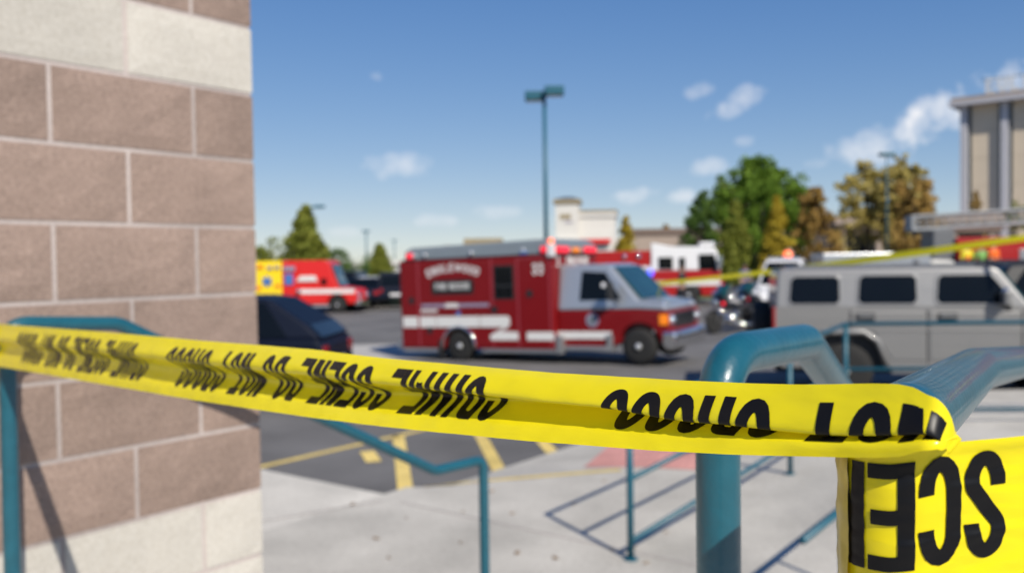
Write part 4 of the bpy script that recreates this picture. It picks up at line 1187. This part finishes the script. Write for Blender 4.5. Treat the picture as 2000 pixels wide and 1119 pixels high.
for y in (.2, 1.8): MB().dome((4.86, y, .80), .13).build('headlight', M['chrome'], van, smooth=True)
MB().dome((2.12, -.1, 1.04), .12).build('side_lamp', M['chrome'], van, smooth=True)
for x in (-.2, 3.9):
    wheel(van, x, .1, .38, .24, style='steel'); wheel(van, x, 1.9, .38, .24, 1, style='steel')
    MB().box(x - .45, x + .45, .26, 1.7, .4, .9).build('wheel_well', M['trim'], van)

# ---- fire engine behind the ambulance
fe_ = at(1406, 560, 42.5)
fe = vroot('fire_engine', fe_.x, fe_.y, R(-10), 'fire engine with white cab top and red lower body beyond the red ambulance', 'fire engine')
FW = 1.25
cab_lo = [(-3.3, .50)] + arch(-1.5, .52, .62, .45) + [(.0, .50), (.06, .8), (.04, 1.72), (-3.3, 1.72)]
MB().hull(cab_lo, FW, FW).build('cab_body', M['engine_red'], fe, bevel=.05)
MB().hull([(-3.3, 1.722), (.03, 1.722), (-.10, 2.62), (-.30, 2.86), (-2.3, 2.90), (-3.3, 3.10)], lambda z: FW - max(0, z - 1.75) * .06, FW).build('cab_upper', M['white'], fe, bevel=.05)
for poly in ([(-2.95, 1.78), (-2.25, 1.78), (-2.25, 2.38), (-2.95, 2.38)], [(-1.95, 1.45), (-1.65, 1.45), (-1.65, 2.35), (-1.95, 2.35)], [(-1.0, 1.74), (-.12, 1.74), (-.22, 2.50), (-1.0, 2.50)]):
    MB().side(poly, FW, -1, FW, .012, .02).build('cab_window', M['glass'], fe)
MB().add([(.045, .12, 1.76), (.045, 2.38, 1.76), (-.085, 2.32, 2.60), (-.085, .18, 2.60)], [(0, 1, 2, 3)]).build('windscreen', M['windscreen'], fe)
MB().side([(-3.28, .98), (.02, .98), (.02, 1.22), (-3.28, 1.22)], FW, -1, FW, .012, .01).build('stripe', M['decal_white'], fe)
MB().box(.04, .062, .05, 2.45, .98, 1.22).build('stripe', M['decal_white'], fe)
MB().box(-.05, .45, .05, 2.45, .42, .76).build('bumper', M['chrome'], fe, bevel=.05)
lb = MB().box(-.95, -.25, .2, 2.3, 2.89, 3.10).build('light_bar', M['white'], fe, bevel=.05)
for y in (.3, 1.0, 1.7, 2.2): MB().dome((-.3, y, 3.0), .12).build('beacon', M['head_lamp'], lb, smooth=True)
MB().box(-9.2, -3.32, .0, 2 * FW, .62, 1.95).build('pump_body', M['white'], fe, bevel=.03)
MB().box(-9.2, -3.34, .02, 2 * FW - .02, 1.955, 2.72).build('hose_bed', M['engine_red'], fe, bevel=.03)
for k in range(5): MB().box(-9.0 + k * 1.13, -8.0 + k * 1.13, -.02, .01, .75, 1.85).build('locker_door', M['steel'], fe, bevel=.01)
for k in range(2): MB().dome((-3.9 - k * .7, -.02, 2.45), .13).build('scene_lamp', M['chrome'], fe, smooth=True)
MB().dome((-3.35, -.06, 1.60), .17).build('beacon', M['blue_lamp'], fe, smooth=True)
MB().dome((.14, .25, .92), .17).build('beacon', M['red_lamp'], fe, smooth=True)
for y in (.3, 2.2): MB().dome((.07, y, 1.36), .16, scale=(.4, 1, 1)).build('headlight', M['head_lamp'], fe, smooth=True)
MB().box(-.12, .1, -.34, -.12, 1.9, 2.4).build('mirror', M['chrome'], fe, bevel=.03)
for x in (-1.5, -7.2):
    wheel(fe, x, .18, .52, .32, style='steel'); wheel(fe, x, 2 * FW - .18, .52, .32, 1, style='steel')
MB().box(-9, -.2, .5, 2.0, .4, .64).build('chassis', M['trim'], fe)

# ---- ladder truck on the far side of the silver SUV
lt_ = at(1868, 520, 38)
lt = vroot('ladder_truck', lt_.x, lt_.y, R(-12), 'red ladder truck with a long white aerial ladder below the office tower', 'fire engine')
MB().hull([(.0, .6)] + arch(6.2, .52, .62, .55) + [(11, .6), (11, 3.05), (.0, 3.05)], 1.25, 1.25).build('body', M['engine_red'], lt, bevel=.04)
for k in range(7): MB().box(.3 + k * 1.1, 1.25 + k * 1.1, -.03, .01, 1.1, 2.5).build('locker_door', M['steel' if k == 2 else 'engine_red'], lt, bevel=.01)
MB().box(.0, 11, -.02, .0, 1.75, 2.05).build('stripe', M['signal_yellow'], lt)
MB().box(-.9, -.02, .15, 2.35, 1.0, 3.4).build('rear_turntable', M['grey_plastic'], lt, bevel=.05)
lad = MB()
for y in (.65, 1.85):
    for z in (3.45, 4.05): lad.tube([(-1.6, y, z - .02), (11.5, y, z + .55)], .075, 8)
    for k in range(22):
        x = -1.5 + k * .6; dz = (x + 1.6) * .0435
        lad.tube([(x, y, 3.45 + dz), (x + .3, y, 4.03 + dz)], .035, 6); lad.tube([(x + .3, y, 4.03 + dz), (x + .6, y, 3.47 + dz)], .035, 6)
lad.build('ladder', M['ladder_grey'], lt)
for k in range(26):
    x = -1.4 + k * .5; dz = (x + 1.6) * .0435
    MB().tube([(x, .65, 3.5 + dz), (x, 1.85, 3.5 + dz)], .03, 6).build('rung', M['ladder_grey'], lt)
MB().box(-1.7, -1.5, .6, 1.9, 3.4, 4.1).build('ladder_tip', M['ladder_grey'], lt, bevel=.03)
for x in (1.2, 6.2): wheel(lt, x, .2, .52, .32, style='steel'); wheel(lt, x, 2.3, .52, .32, 1, style='steel')

# ---- other vehicles whose roofs show above the silver SUV
q = at(1532, 540, 31)
pol = car(q.x, q.y, R(248), 'van', 'white', 'white police SUV with an orange lit roof beacon beneath the far tape', cat='police car', name='police_car', H=2.06, z=.05)
MB().box(-.5, .2, -.55, .55, 2.06, 2.14).build('light_bar', M['chrome'], pol, bevel=.03)
MB().dome((-.2, .1, 2.22), .16).build('beacon', M['orange_lamp'], pol, smooth=True)
q = at(1782, 540, 33)
pk = vroot('rescue_truck', q.x - 2.2, q.y, R(-6), 'white rescue truck with a red lower body beneath the russet tree', 'truck')
MB().hull([(-1.4, .6)] + arch(-.4, .4, .5, .55) + [(2.4, .6), (2.4, 1.75), (-1.4, 1.75)], 1.05, 0).build('body', M['engine_red'], pk, bevel=.04)
MB().hull([(-1.4, 1.752), (2.4, 1.752), (2.4, 2.42), (-1.4, 2.42)], 1.04, 0).build('upper_body', M['cab_silver'], pk, bevel=.04)
MB().hull([(2.42, .6)] + arch(3.6, .4, .5, .55) + [(4.5, .6), (4.5, 1.15), (3.7, 1.3), (3.2, 2.1), (2.42, 2.15)], .98, 0).build('cab', M['store_white'], pk, bevel=.05)
for k in range(3): MB().box(-1.2 + k * 1.2, -.2 + k * 1.2, -1.07, -1.03, .8, 1.7).build('locker_door', M['steel'], pk, bevel=.01)
MB().side([(2.6, 1.4), (3.4, 1.4), (3.1, 1.95), (2.6, 1.98)], .98, -1, 0).build('cab_window', M['glass'], pk)
for x in (-.4, 3.6):
    for s in (-1, 1): wheel(pk, x, s * .88, .4, .26, s, style='steel')
for k in range(2): MB().dome((1.9 + k * .5, -1.05, 2.05 - k * .25), .12).build('scene_lamp', M['grey_plastic'], pk, smooth=True)
for px, d, p, k, lab, rz in [(1692, 34, 'white', 'van', 'white van standing in front of the dark arcade', 185), (1912, 27, 'navy', 'suv', 'dark blue SUV roof showing over the silver SUV windscreen', 170), (1985, 24, 'black_paint', 'suv', 'black SUV standing in front of the ladder truck', 178)]:
    q = at(px, 540, d); car(q.x, q.y, R(rz), k, p, lab, cat='van' if k == 'van' else 'car', z=.0, H=2.1 if px == 1692 else (2.02 if px == 1912 else (1.9 if px == 1985 else None)), name='van' if k == 'van' else 'parked_car')

# ---- police motorcycles
def motorcycle(px, py, d, rz, label):
    q = at(px, py, d)
    o = vroot('motorcycle', q.x, q.y, rz, label, 'motorcycle', 'police motorcycles at the kerb')
    for x in (-.78, .80):
        t = MB().lathe([(.20, -.055), (.29, -.07), (.33, -.03), (.33, .03), (.29, .07), (.20, .055)], 26).mesh('tyre', M['tyre'], True)
        w = link('wheel', t, o, (x, 0, .33))
        rm = MB().lathe([(.21, -.05), (.21, .05)], 20)
        for s in range(7):
            a = 2 * PI * s / 7; rm.tube([(0, 0, 0), (.2 * math.cos(a), 0, .2 * math.sin(a))], .014, 5)
        rm.build('rim', M['chrome'], w)
        MB().tube([(.37 * math.cos(R(a)), 0, .37 * math.sin(R(a))) for a in range(20, 165, 12)], .05, 8).build('fender', M['black_paint'], w, smooth=True)
    for s in (-1, 1):
        MB().tube([(.80, s * .11, .33), (.52, s * .11, .98)], .028, 8).build('fork', M['chrome'], o, smooth=True)
        MB().dome((-.62, s * .30, .62), .24, scale=(1.25, .55, .85)).build('saddlebag', M['white' if s < 0 else 'black_paint'], o, smooth=True)
        MB().tube([(.1, s * .2, .28), (-.5, s * .25, .26), (-1.1, s * .25, .30)], .045, 8).build('exhaust', M['chrome'], o, smooth=True)
        MB().tube([(.12, s * .12, .45), (.22, s * .36, .40), (.24, s * .36, .68), (.12, s * .12, .74)], .022, 6).build('crash_bar', M['chrome'], o, smooth=True)
        MB().dome((.62, s * .22, .92), .06).build('auxiliary_lamp', M['red_lamp' if s > 0 else 'chrome'], o, smooth=True)
        MB().dome((.40, s * .45, 1.22), .06, scale=(.5, 1, 1)).build('mirror', M['chrome'], o, smooth=True)
    MB().dome((.05, 0, .42), .26, scale=(1.1, .75, .8)).build('engine', M['chrome'], o, smooth=True)
    MB().dome((.12, 0, .82), .24, scale=(1.3, .7, .6)).build('fuel_tank', M['black_paint'], o, smooth=True)
    MB().dome((-.42, 0, .78), .25, scale=(1.5, .72, .36)).build('seat', M['trim'], o, smooth=True)
    MB().dome((-.95, 0, .96), .22, scale=(.9, 1, .8)).build('rear_box', M['black_paint'], o, smooth=True)
    MB().dome((.52, 0, 1.02), .26, scale=(.7, 1.3, .8)).build('fairing', M['black_paint'], o, smooth=True)
    MB().add([(.60, -.30, 1.12), (.62, 0, 1.16), (.60, .30, 1.12), (.36, -.24, 1.48), (.40, 0, 1.52), (.36, .24, 1.48), (.585, -.30, 1.11), (.605, 0, 1.15), (.585, .30, 1.11), (.345, -.24, 1.47), (.385, 0, 1.51), (.345, .24, 1.47)],
             [(0, 1, 4, 3), (1, 2, 5, 4), (9, 10, 7, 6), (10, 11, 8, 7), (3, 4, 10, 9), (4, 5, 11, 10), (0, 3, 9, 6), (2, 8, 11, 5)]).build('windshield', M['windscreen'], o, smooth=True)
    MB().dome((.72, 0, .96), .10, scale=(.6, 1, 1)).build('headlight', M['chrome'], o, smooth=True)
    MB().tube([(.30, -.42, 1.08), (.46, -.12, 1.12), (.46, .12, 1.12), (.30, .42, 1.08)], .018, 8).build('handlebar', M['chrome'], o, smooth=True)
    MB().tube([(-1.1, 0, .9), (-1.1, 0, 1.55)], .012, 6).build('antenna', M['chrome'], o)
    return o
motorcycle(1432, 600, 27.0, R(-150), 'black police motorcycle with chrome bars and windshield, the nearer of the pair')
motorcycle(1474, 585, 29.5, R(-140), 'black police motorcycle half hidden behind the silver SUV spare wheel')

# ---------------------------------------------------------------- people
def person(px, py, d, height, rz, top, legs, label, hat=None, vest=None, arms='down', z=0):
    q = at(px, py, d)
    o = empty('person', (q.x, q.y, z), rz, label, 'person')
    s = height / 1.78
    if arms == 'down': ar = lambda g: [(g * .21, 0, 1.42), (g * .27, -.01, 1.16), (g * .26, -.09, .92), (g * .25, -.12, .83)]
    else: ar = lambda g: [(g * .21, 0, 1.42), (g * .29, -.04, 1.17), (g * .12, -.27, 1.15), (g * .04, -.29, 1.15)]
    def skin_obj(name, chains, mat, parent):
        verts, edges, rad = [], [], []
        for ch in chains:
            start = None
            for i, (p, r) in enumerate(ch):
                p = tuple(c * s for c in p)
                key = next((k for k, v in enumerate(verts) if (Vector(v) - Vector(p)).length < 1e-4), None)
                if key is None:
                    verts.append(p); rad.append(r * s); key = len(verts) - 1
                if start is not None and start != key: edges.append((start, key))
                start = key
        me = bpy.data.meshes.new(name); me.from_pydata(verts, edges, []); me.materials.append(mat)
        ob = link(name, me, parent)
        md = ob.modifiers.new('skin', 'SKIN'); md.use_smooth_shade = True
        for i, r in enumerate(rad): me.skin_vertices[0].data[i].radius = (r, r * (.8 if r > .1 * s else 1))
        me.skin_vertices[0].data[0].use_root = True
        sb = ob.modifiers.new('sub', 'SUBSURF'); sb.levels = 1; sb.render_levels = 1
        return ob
    pel = ((0, 0, .96), .13)
    leg = lambda g: [pel, ((g * .10, 0, .88), .09), ((g * .11, -.02, .50), .062), ((g * .12, .02, .10), .045), ((g * .13, -.13, .04), .038)]
    body = [[pel, ((0, 0, 1.15), .12), ((0, 0, 1.38), .14), ((0, 0, 1.50), .055), ((0, -.01, 1.58), .06), ((0, -.02, 1.66), .085), ((0, -.01, 1.74), .06)], leg(1), leg(-1)]
    for g in (1, -1):
        A = ar(g); body.append([((0, 0, 1.38), .14)] + [(A[0], .055), (A[1], .043), (A[2], .034), (A[3], .036)])
    bd = skin_obj('body', body, M['skin'], o)
    sh = [[((0, 0, .96), .145), ((0, 0, 1.15), .142), ((0, 0, 1.38), .158), ((0, 0, 1.47), .08)]]
    for g in (1, -1):
        A = ar(g); sh.append([((0, 0, 1.38), .158), (A[0], .075), (A[1], .060), (tuple(Vector(A[1]).lerp(Vector(A[2]), .25 if arms != 'down' else .3)), .056)])
    skin_obj('shirt', sh, M[top], bd)
    tr = []
    for g in (1, -1): tr.append([((0, 0, .97), .15), ((g * .10, 0, .86), .105), ((g * .11, -.02, .50), .080), ((g * .12, .02, .10), .066)])
    skin_obj('trousers', tr, M[legs], bd)
    for g in (1, -1): MB().dome((g * .13 * s, -.06 * s, .05 * s), .07 * s, scale=(.75, 2.0, .75)).build('shoe', M['trim'], bd, smooth=True)
    if vest: skin_obj('vest', [[((0, 0, 1.02), .158), ((0, 0, 1.18), .156), ((0, 0, 1.36), .17)]], M[vest], bd)
    if hat: MB().dome((0, -.015 * s, 1.715 * s), .115 * s, scale=(1, 1.15, .75)).build('helmet', M[hat], bd, smooth=True)
    else: MB().dome((0, .015 * s, 1.70 * s), .10 * s, scale=(.95, 1.05, .95)).build('hair', M['hair'], bd, smooth=True)
    for g in (1, -1): MB().dome((g * .03 * s, -.10 * s, 1.67 * s), .010 * s).build('eye', M['trim'], bd, smooth=True)
    MB().dome((0, -.112 * s, 1.645 * s), .016 * s, scale=(.8, 1.2, 1.4)).build('nose', M['skin'], bd, smooth=True)
    MB().box(-.025 * s, .025 * s, -.103 * s, -.095 * s, 1.606 * s, 1.614 * s).build('mouth', M['red_lens'], bd)
    return o
person(1332, 560, 34, 1.86, R(60), 'uniform', 'uniform', 'officer in dark uniform with folded arms standing by the fire engine', arms='folded', z=.08)
person(1455, 540, 40, 1.80, R(20), 'blue_cloth', 'uniform', 'person in a blue shirt standing under the dark green trees', z=.1)
MB().box(-.2, 2.6, -.85, -.03, .86, .95).build('side_platform', M['steel'], lt, bevel=.01)
ltm = Matrix.Translation(lt.location) @ Matrix.Rotation(lt.rotation_euler.z, 4, 'Z')
for lx, h_, rz, top, legs, hat, vest, lab in [(.30, 1.84, 10, 'hivis_yellow', 'khaki', 'red_lens', 'hivis_orange', 'responder in a yellow jacket and orange vest standing on the ladder truck platform'),
                                              (.88, 1.80, -15, 'hivis_green', 'uniform', 'khaki', 'hivis_green', 'responder in a green vest and drab helmet between two others'),
                                              (1.36, 1.90, 25, 'hivis_orange', 'khaki', 'hivis_orange', None, 'responder in an orange jacket and helmet beside the green vest')]:
    pr = person(1900, 520, 36, h_, R(rz), top, legs, lab, hat=hat, vest=vest)
    pr.location = ltm @ Vector((lx, -.42, .955))

# ---------------------------------------------------------------- lamp posts
def lamp_post(px, ytop, d, label, heads='double', r=.10, z=0):
    p = at(px, ytop, d); h = p.z - z
    o = empty('lamp_post', (p.x, p.y, z), 0, label, 'lamp post', 'parking lot lamp posts')
    MB().lathe([(.28, 0), (.28, .7), (.2, .74)], 16, 'Z').build('base', M['concrete'], o)
    MB().tube([(0, 0, .7), (0, 0, h)], [r, r * .8], 12).build('pole', M['rail_thin'], o, smooth=True)
    if heads == 'double':
        for s in (-1, 1):
            MB().tube([(0, 0, h - .10), (s * .35, s * -.25, h + .02)], .05, 8).build('arm', M['rail_thin'], o)
            hd = MB().box(-.42, .42, -.3, .3, -.2, .2).build('lamp_head', M['rail_thin'], o, bevel=.05, loc=(s * .42, s * -.25, h + .05 + .06 * s))
            MB().box(-.3, .3, -.2, .2, -.22, -.201).build('lens', M['decal_white'], hd)
    else:
        MB().tube([(0, 0, h - .1), (.5 if heads == 'arm' else .2, 0, h)], .05, 8).build('arm', M['rail_thin'], o)
        w = .42
        hd = MB().box(-w, w, -.2, .2, -.10, .10).build('lamp_head', M['rail_thin'], o, bevel=.04, loc=((.75 if heads == 'arm' else 0), 0, h))
        MB().box(-w * .8, w * .8, -.15, .15, -.12, -.101).build('lens', M['decal_white'], hd)
    return o
lamp_post(1063, 186, 38, 'tall green twin-head lamp post rising behind the red ambulance')
lamp_post(604, 404, 66, 'lamp post with a single arm hidden in the dark conifer', 'arm')
lamp_post(715, 452, 105, 'small distant lamp post beside the little conifer', 'single')
lamp_post(770, 470, 150, 'tiny distant lamp post just above the far dark cars', 'single')
lamp_post(1732, 302, 50, 'green lamp post standing in front of the tan autumn tree', 'single', r=.045)

# ---------------------------------------------------------------- buildings
def wall_box(parent, name, x0, x1, y0, y1, z0, z1, mat, bevel=0): return MB().box(x0, x1, y0, y1, z0, z1).build(name, M[mat], parent, bevel=bevel)
s0_ = at(1086, 480, 112)
store = empty('store', (s0_.x, s0_.y, 0), R(-8), 'white stucco store with a square corner tower behind the ambulance lights', 'building')
wall_box(store, 'tower', 0, 3.0, -.6, 3, 0, 9.4, 'store_white')
wall_box(store, 'tower_cap', -.25, 3.25, -.85, 3.25, 9.41, 9.9, 'tile')
MB().add([(-.2, -.8, 9.91), (3.2, -.8, 9.91), (3.2, 3.2, 9.91), (-.2, 3.2, 9.91), (1.0, .6, 10.3), (2.0, .6, 10.3), (2.0, 1.8, 10.3), (1.0, 1.8, 10.3)], [(0, 1, 5, 4), (1, 2, 6, 5), (2, 3, 7, 6), (3, 0, 4, 7), (4, 5, 6, 7)]).build('roof', M['dark_reveal'], store)
wall_box(store, 'main_wall', 3.01, 7.6, 0, 9, 0, 7.6, 'store_white')
wall_box(store, 'parapet', 2.99, 7.75, -.2, 9.1, 7.61, 8.25, 'store_white')
wall_box(store, 'coping', 2.98, 7.85, -.3, 9.15, 8.26, 8.5, 'tile')
wall_box(store, 'lower_wing', -3, 10, -1.6, -.61, 0, 4.9, 'store_white')
wall_box(store, 'awning', 3.2, 7.0, -2.4, -1.61, 4.2, 4.75, 'bright_red')
wall_box(store, 'sign_plate', .6, 2.0, -.66, -.61, 7.4, 8.0, 'tile')
wall_box(store, 'sign_plate', 1.2, 2.2, -.66, -.61, 6.9, 7.1, 'decal_grey')
for k in range(3): wall_box(store, 'shopfront_window', -2.5 + k * 3.6, .3 + k * 3.6, -1.68, -1.61, .4, 3.2, 'dark_inside')
lo = at(1236, 480, 125)
strip = empty('shop_building', (lo.x, lo.y, 0), R(-3), 'long low tan building between the yellow conical tree and the green trees', 'building')
wall_box(strip, 'wall', 0, 34, 0, 12, 0, 5.6, 'tan_wall'); wall_box(strip, 'parapet', -.2, 34.2, -.25, 12.2, 5.61, 6.5, 'brown_wall')
for k in range(9): wall_box(strip, 'shopfront_window', .6 + k * 3.7, 3.6 + k * 3.7, -.05, .02, .4, 3.2, 'dark_inside')
ln = at(900, 470, 150)
low2 = empty('shop_building', (ln.x, ln.y, 0), 0, 'distant tan roofline just above the ambulance roof', 'building')
wall_box(low2, 'wall', -3, 14, 0, 9, 0, 5.0, 'tan_wall'); wall_box(low2, 'roof', .5, 7.2, -.3, 9.3, 5.01, 6.1, 'tile')
for k in range(4): wall_box(low2, 'shopfront_window', -2 + k * 4, 1 + k * 4, -.05, .02, .4, 3.2, 'dark_inside')
pl = at(660, 540, 120)
pale = empty('shop_building', (pl.x, pl.y, 0), R(4), 'low pale building glimpsed between the red van and the small conifer', 'building')
wall_box(pale, 'wall', 0, 8.2, 0, 9, 0, 1.9, 'store_white'); wall_box(pale, 'roof', -.3, 8.5, -.4, 9.4, 1.91, 2.4, 'store_white')
for k in range(3): wall_box(pale, 'window', .8 + k * 2.4, 2.4 + k * 2.4, -.05, .02, .5, 1.5, 'dark_inside')
ar_ = at(1640, 480, 76)
arcade = empty('arcade_building', (ar_.x, ar_.y, 0), R(-6), 'brown arcade building with deep shaded storefronts and square columns', 'building')
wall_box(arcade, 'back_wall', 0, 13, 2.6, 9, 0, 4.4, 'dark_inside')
wall_box(arcade, 'fascia', -.4, 13.4, -.2, 9.2, 4.05, 4.95, 'brown_wall')
wall_box(arcade, 'parapet', -.5, 13.5, -.35, 9.3, 4.96, 5.7, 'tan_wall')
for k in range(5): wall_box(arcade, 'column', .0 + k * 3.1, .55 + k * 3.1, 0, .55, 0, 4.04, 'tan_wall')
for k in range(4): wall_box(arcade, 'doorway', .9 + k * 3.1, 2.7 + k * 3.1, 2.52, 2.59, .1, 2.8, 'glass')
wall_box(arcade, 'shop_sign', 4.2, 6.0, -.45, -.36, 4.3, 5.5, 'decal_white')
# office tower
tw_ = at(1876, 480, 132); tw2 = at(2010, 480, 126)
tyaw = math.atan2(tw2.y - tw_.y, tw2.x - tw_.x)
tower = empty('office_tower', (tw_.x, tw_.y, 0), tyaw, 'tall tan office tower with pale vertical fins and rooftop letters', 'building')
TH = 24.4
wall_box(tower, 'wall', .3, 38, .5, 18, 0, TH, 'tower_tan')
xf_ = 0
for k in range(7):
    wall_box(tower, 'fin', xf_, xf_ + .95, -.35, .49, 0, TH, 'tower_fin')
    wall_box(tower, 'window_strip', xf_ + .96, xf_ + 1.40, .30, .49, 0, TH, 'dark_reveal')
    wall_box(tower, 'window_strip', xf_ + 5.02, xf_ + 5.45, .30, .49, 0, TH, 'dark_reveal')
    for j in range(6): wall_box(tower, 'precast_panel', xf_ + 1.42, xf_ + 5.0, .40, .49, .3 + j * 4.05, 4.3 + j * 4.05, 'tower_tan')
    xf_ += 5.46
wall_box(tower, 'roof_slab', -1.3, 39.5, -1.6, 19.5, TH + .01, TH + .7, 'tower_fin')
wall_box(tower, 'roof_deck', -1.0, 39, -1.3, 19, TH + .71, TH + 1.25, 'tan_wall')
sg = MB()
def fmt(a, b, k): return (3.4 + a * 2.1, -.9 - .01 * k, TH + 1.35 + b * 2.1)
lettering(sg, 'EULICE', fmt, W=.6, pitch=.76, t=.2, step=.3)
sg.build('rooftop_letters', M['decal_white'], tower)
wall_box(tower, 'sign_rail', 3.0, 15, -.75, -.65, TH + 1.26, TH + 1.36, 'dark_reveal')
wall_box(tower, 'sign_rail', 3.0, 15, -.75, -.65, TH + 3.40, TH + 3.52, 'dark_reveal')
wall_box(tower, 'podium', -14, 38, -6, .2, 0, 3.6, 'tan_wall')
for k in range(10): wall_box(tower, 'podium_window', -13 + k * 5, -9 + k * 5, -6.06, -6.01, .6, 2.9, 'dark_inside')

# ---------------------------------------------------------------- trees
def tree(px, ytop, d, width, hcrown, mat, label, shape='round', density=1.0, trunk=True, z=0, leaf=.30, seed=0, lobes=None):
    rnd = random.Random(seed + int(px))
    p = at(px, ytop, d); H = p.z - z
    o = empty('tree', (p.x, p.y, z), 0, label, 'tree')
    hc = min(hcrown, H - .3); zb = H - hc
    tr = MB()
    r0 = .05 * H * .5
    tr.tube([(0, 0, 0), (rnd.uniform(-.1, .1), 0, zb), (rnd.uniform(-.2, .2), .1, H * .8)], [r0, r0 * .7, r0 * .25], 9)
    for k in range(7):
        a = rnd.uniform(0, 2 * PI); zz = zb * .8 + hc * rnd.uniform(.0, .5); L = width * rnd.uniform(.25, .42)
        tr.tube([(0, 0, zz), (math.cos(a) * L * .5, math.sin(a) * L * .5, zz + L * .5), (math.cos(a) * L, math.sin(a) * L, zz + L * .8)], [r0 * .4, r0 * .25, r0 * .08], 6)
    tr.build('trunk', M['bark'], o, smooth=True)
    cl = []
    if shape == 'cone':
        for k in range(int(70 * density)):
            f = rnd.random() ** 1.3; a = rnd.uniform(0, 2 * PI)
            rr = width / 2 * (1 - f) * rnd.uniform(.45, 1.0) + .08
            cl.append((Vector((math.cos(a) * rr, math.sin(a) * rr, zb + f * hc * .97)), width * .17 * (1.1 - .7 * f)))
    else:
        L = lobes or [(0, 0, .5, .5, .5)]
        for lx, ly, lz, lr, lh in L:
            for k in range(int(46 * density)):
                v = Vector((rnd.gauss(0, 1), rnd.gauss(0, 1), rnd.gauss(0, 1))).normalized() * rnd.uniform(.45, 1.0)
                cl.append((Vector((lx * width + v.x * lr * width, ly * width + v.y * lr * width, zb + lz * hc + v.z * lh * hc)), width * lr * rnd.uniform(.16, .30)))
    vs, fs = [], []
    for c, r in cl:
        for k in range(int(46 * density)):
            v = Vector((rnd.gauss(0, 1), rnd.gauss(0, 1), rnd.gauss(0, .8)))
            v = v.normalized() * r * rnd.random() ** .4
            q = c + v
            if q.z < zb * .85: continue
            n1 = Vector((rnd.gauss(0, 1), rnd.gauss(0, 1), rnd.gauss(0, 1))).normalized()
            n2 = n1.orthogonal().normalized(); n3 = n1.cross(n2)
            s = leaf * rnd.uniform(.5, 1.1)
            i = len(vs)
            vs += [q - n2 * s * .5, q + n3 * s * .28, q + n2 * s * .5, q - n3 * s * .28]
            fs.append((i, i + 1, i + 2, i + 3))
    MB().add(vs, fs).build('crown', M[mat], o, fix=False)
    return o
BIG = [(-.18, 0, .30, .24, .26), (.16, .05, .34, .26, .28), (-.06, 0, .60, .28, .28), (.14, 0, .66, .22, .24), (-.2, 0, .62, .18, .24), (.30, 0, .48, .16, .26), (.0, .05, .82, .16, .16)]
OPEN = [(-.26, 0, .35, .18, .2), (.2, 0, .3, .22, .24), (-.05, 0, .62, .2, .22), (.22, 0, .66, .18, .2), (-.28, 0, .66, .14, .16), (.05, 0, .86, .14, .14)]
tree(595, 402, 52, 4.0, 5.1, 'leaf_olive', 'dark olive conifer rising behind the bright red van', 'cone', 1.5, leaf=.36)
tree(528, 466, 56, 4.0, 3.4, 'leaf_olive', 'low bushy tree next to the block wall above the yellow van section', 'round', 1.0, lobes=[(0, 0, .5, .5, .5)])
tree(648, 474, 60, 3.0, 3.0, 'leaf_dark', 'low dark tree at the foot of the olive conifer', 'round', .9, lobes=[(0, 0, .5, .45, .5)])
tree(741, 476, 58, 2.4, 3.0, 'leaf_olive', 'small brownish conifer above the far parked cars', 'cone', 1.2)
tree(706, 502, 80, 4.4, 2.6, 'leaf_dark', 'distant low green tree beside the small conifer', 'round', .8, lobes=[(0, 0, .5, .5, .5)])
tree(1222, 422, 70, 2.6, 5.0, 'leaf_gold', 'slim yellow conical tree right of the white store', 'cone', 1.3)
tree(1300, 440, 128, 3.6, 2.8, 'leaf_brown', 'tiny russet tree on the low tan building skyline', 'cone', .8, leaf=.5)
tree(1362, 366, 66, 3.6, 6.4, 'leaf_dark', 'dark green tree at the edge of the green clump behind the fire engine cab', 'round', 1.2, lobes=[(0, 0, .42, .44, .42), (.1, 0, .7, .3, .28)])
tree(1482, 300, 68, 10.6, 9.4, 'leaf_green', 'large bright green spreading tree, tallest of the clump', 'round', 1.35, leaf=.40, lobes=BIG)
tree(1435, 388, 60, 3.5, 5.8, 'leaf_olive', 'olive conical tree in front of the large green tree', 'cone', 1.5, leaf=.36)
tree(1518, 382, 58, 2.7, 5.6, 'leaf_gold', 'golden conical tree in front of the large green tree', 'cone', 1.5, leaf=.34)
tree(1598, 348, 62, 3.8, 7.2, 'leaf_brown', 'russet tree beside the large green tree', 'round', 1.1, leaf=.36, lobes=[(0, 0, .35, .44, .38), (-.1, 0, .68, .3, .3)])
tree(1694, 308, 64, 6.4, 7.2, 'leaf_tan', 'sparse tan autumn tree with bare limbs in front of the arcade', 'round', .78, leaf=.32, lobes=BIG)
tree(1762, 296, 62, 4.8, 7.4, 'leaf_tan', 'thin greenish tan tree behind the single lamp post', 'round', .9, leaf=.32, lobes=BIG)
tree(1788, 336, 58, 4.0, 6.0, 'leaf_brown', 'dense russet tree by the ladder truck tip', 'round', 1.2, leaf=.34, lobes=[(0, 0, .32, .46, .34), (0, 0, .66, .32, .32)])
tree(1905, 372, 90, 2.8, 5.0, 'leaf_brown', 'small russet tree at the foot of the office tower', 'cone', .8)
tree(1985, 388, 90, 3.4, 4.0, 'leaf_olive', 'small olive tree at the foot of the office tower', 'round', .8, lobes=[(0, 0, .5, .45, .45)])
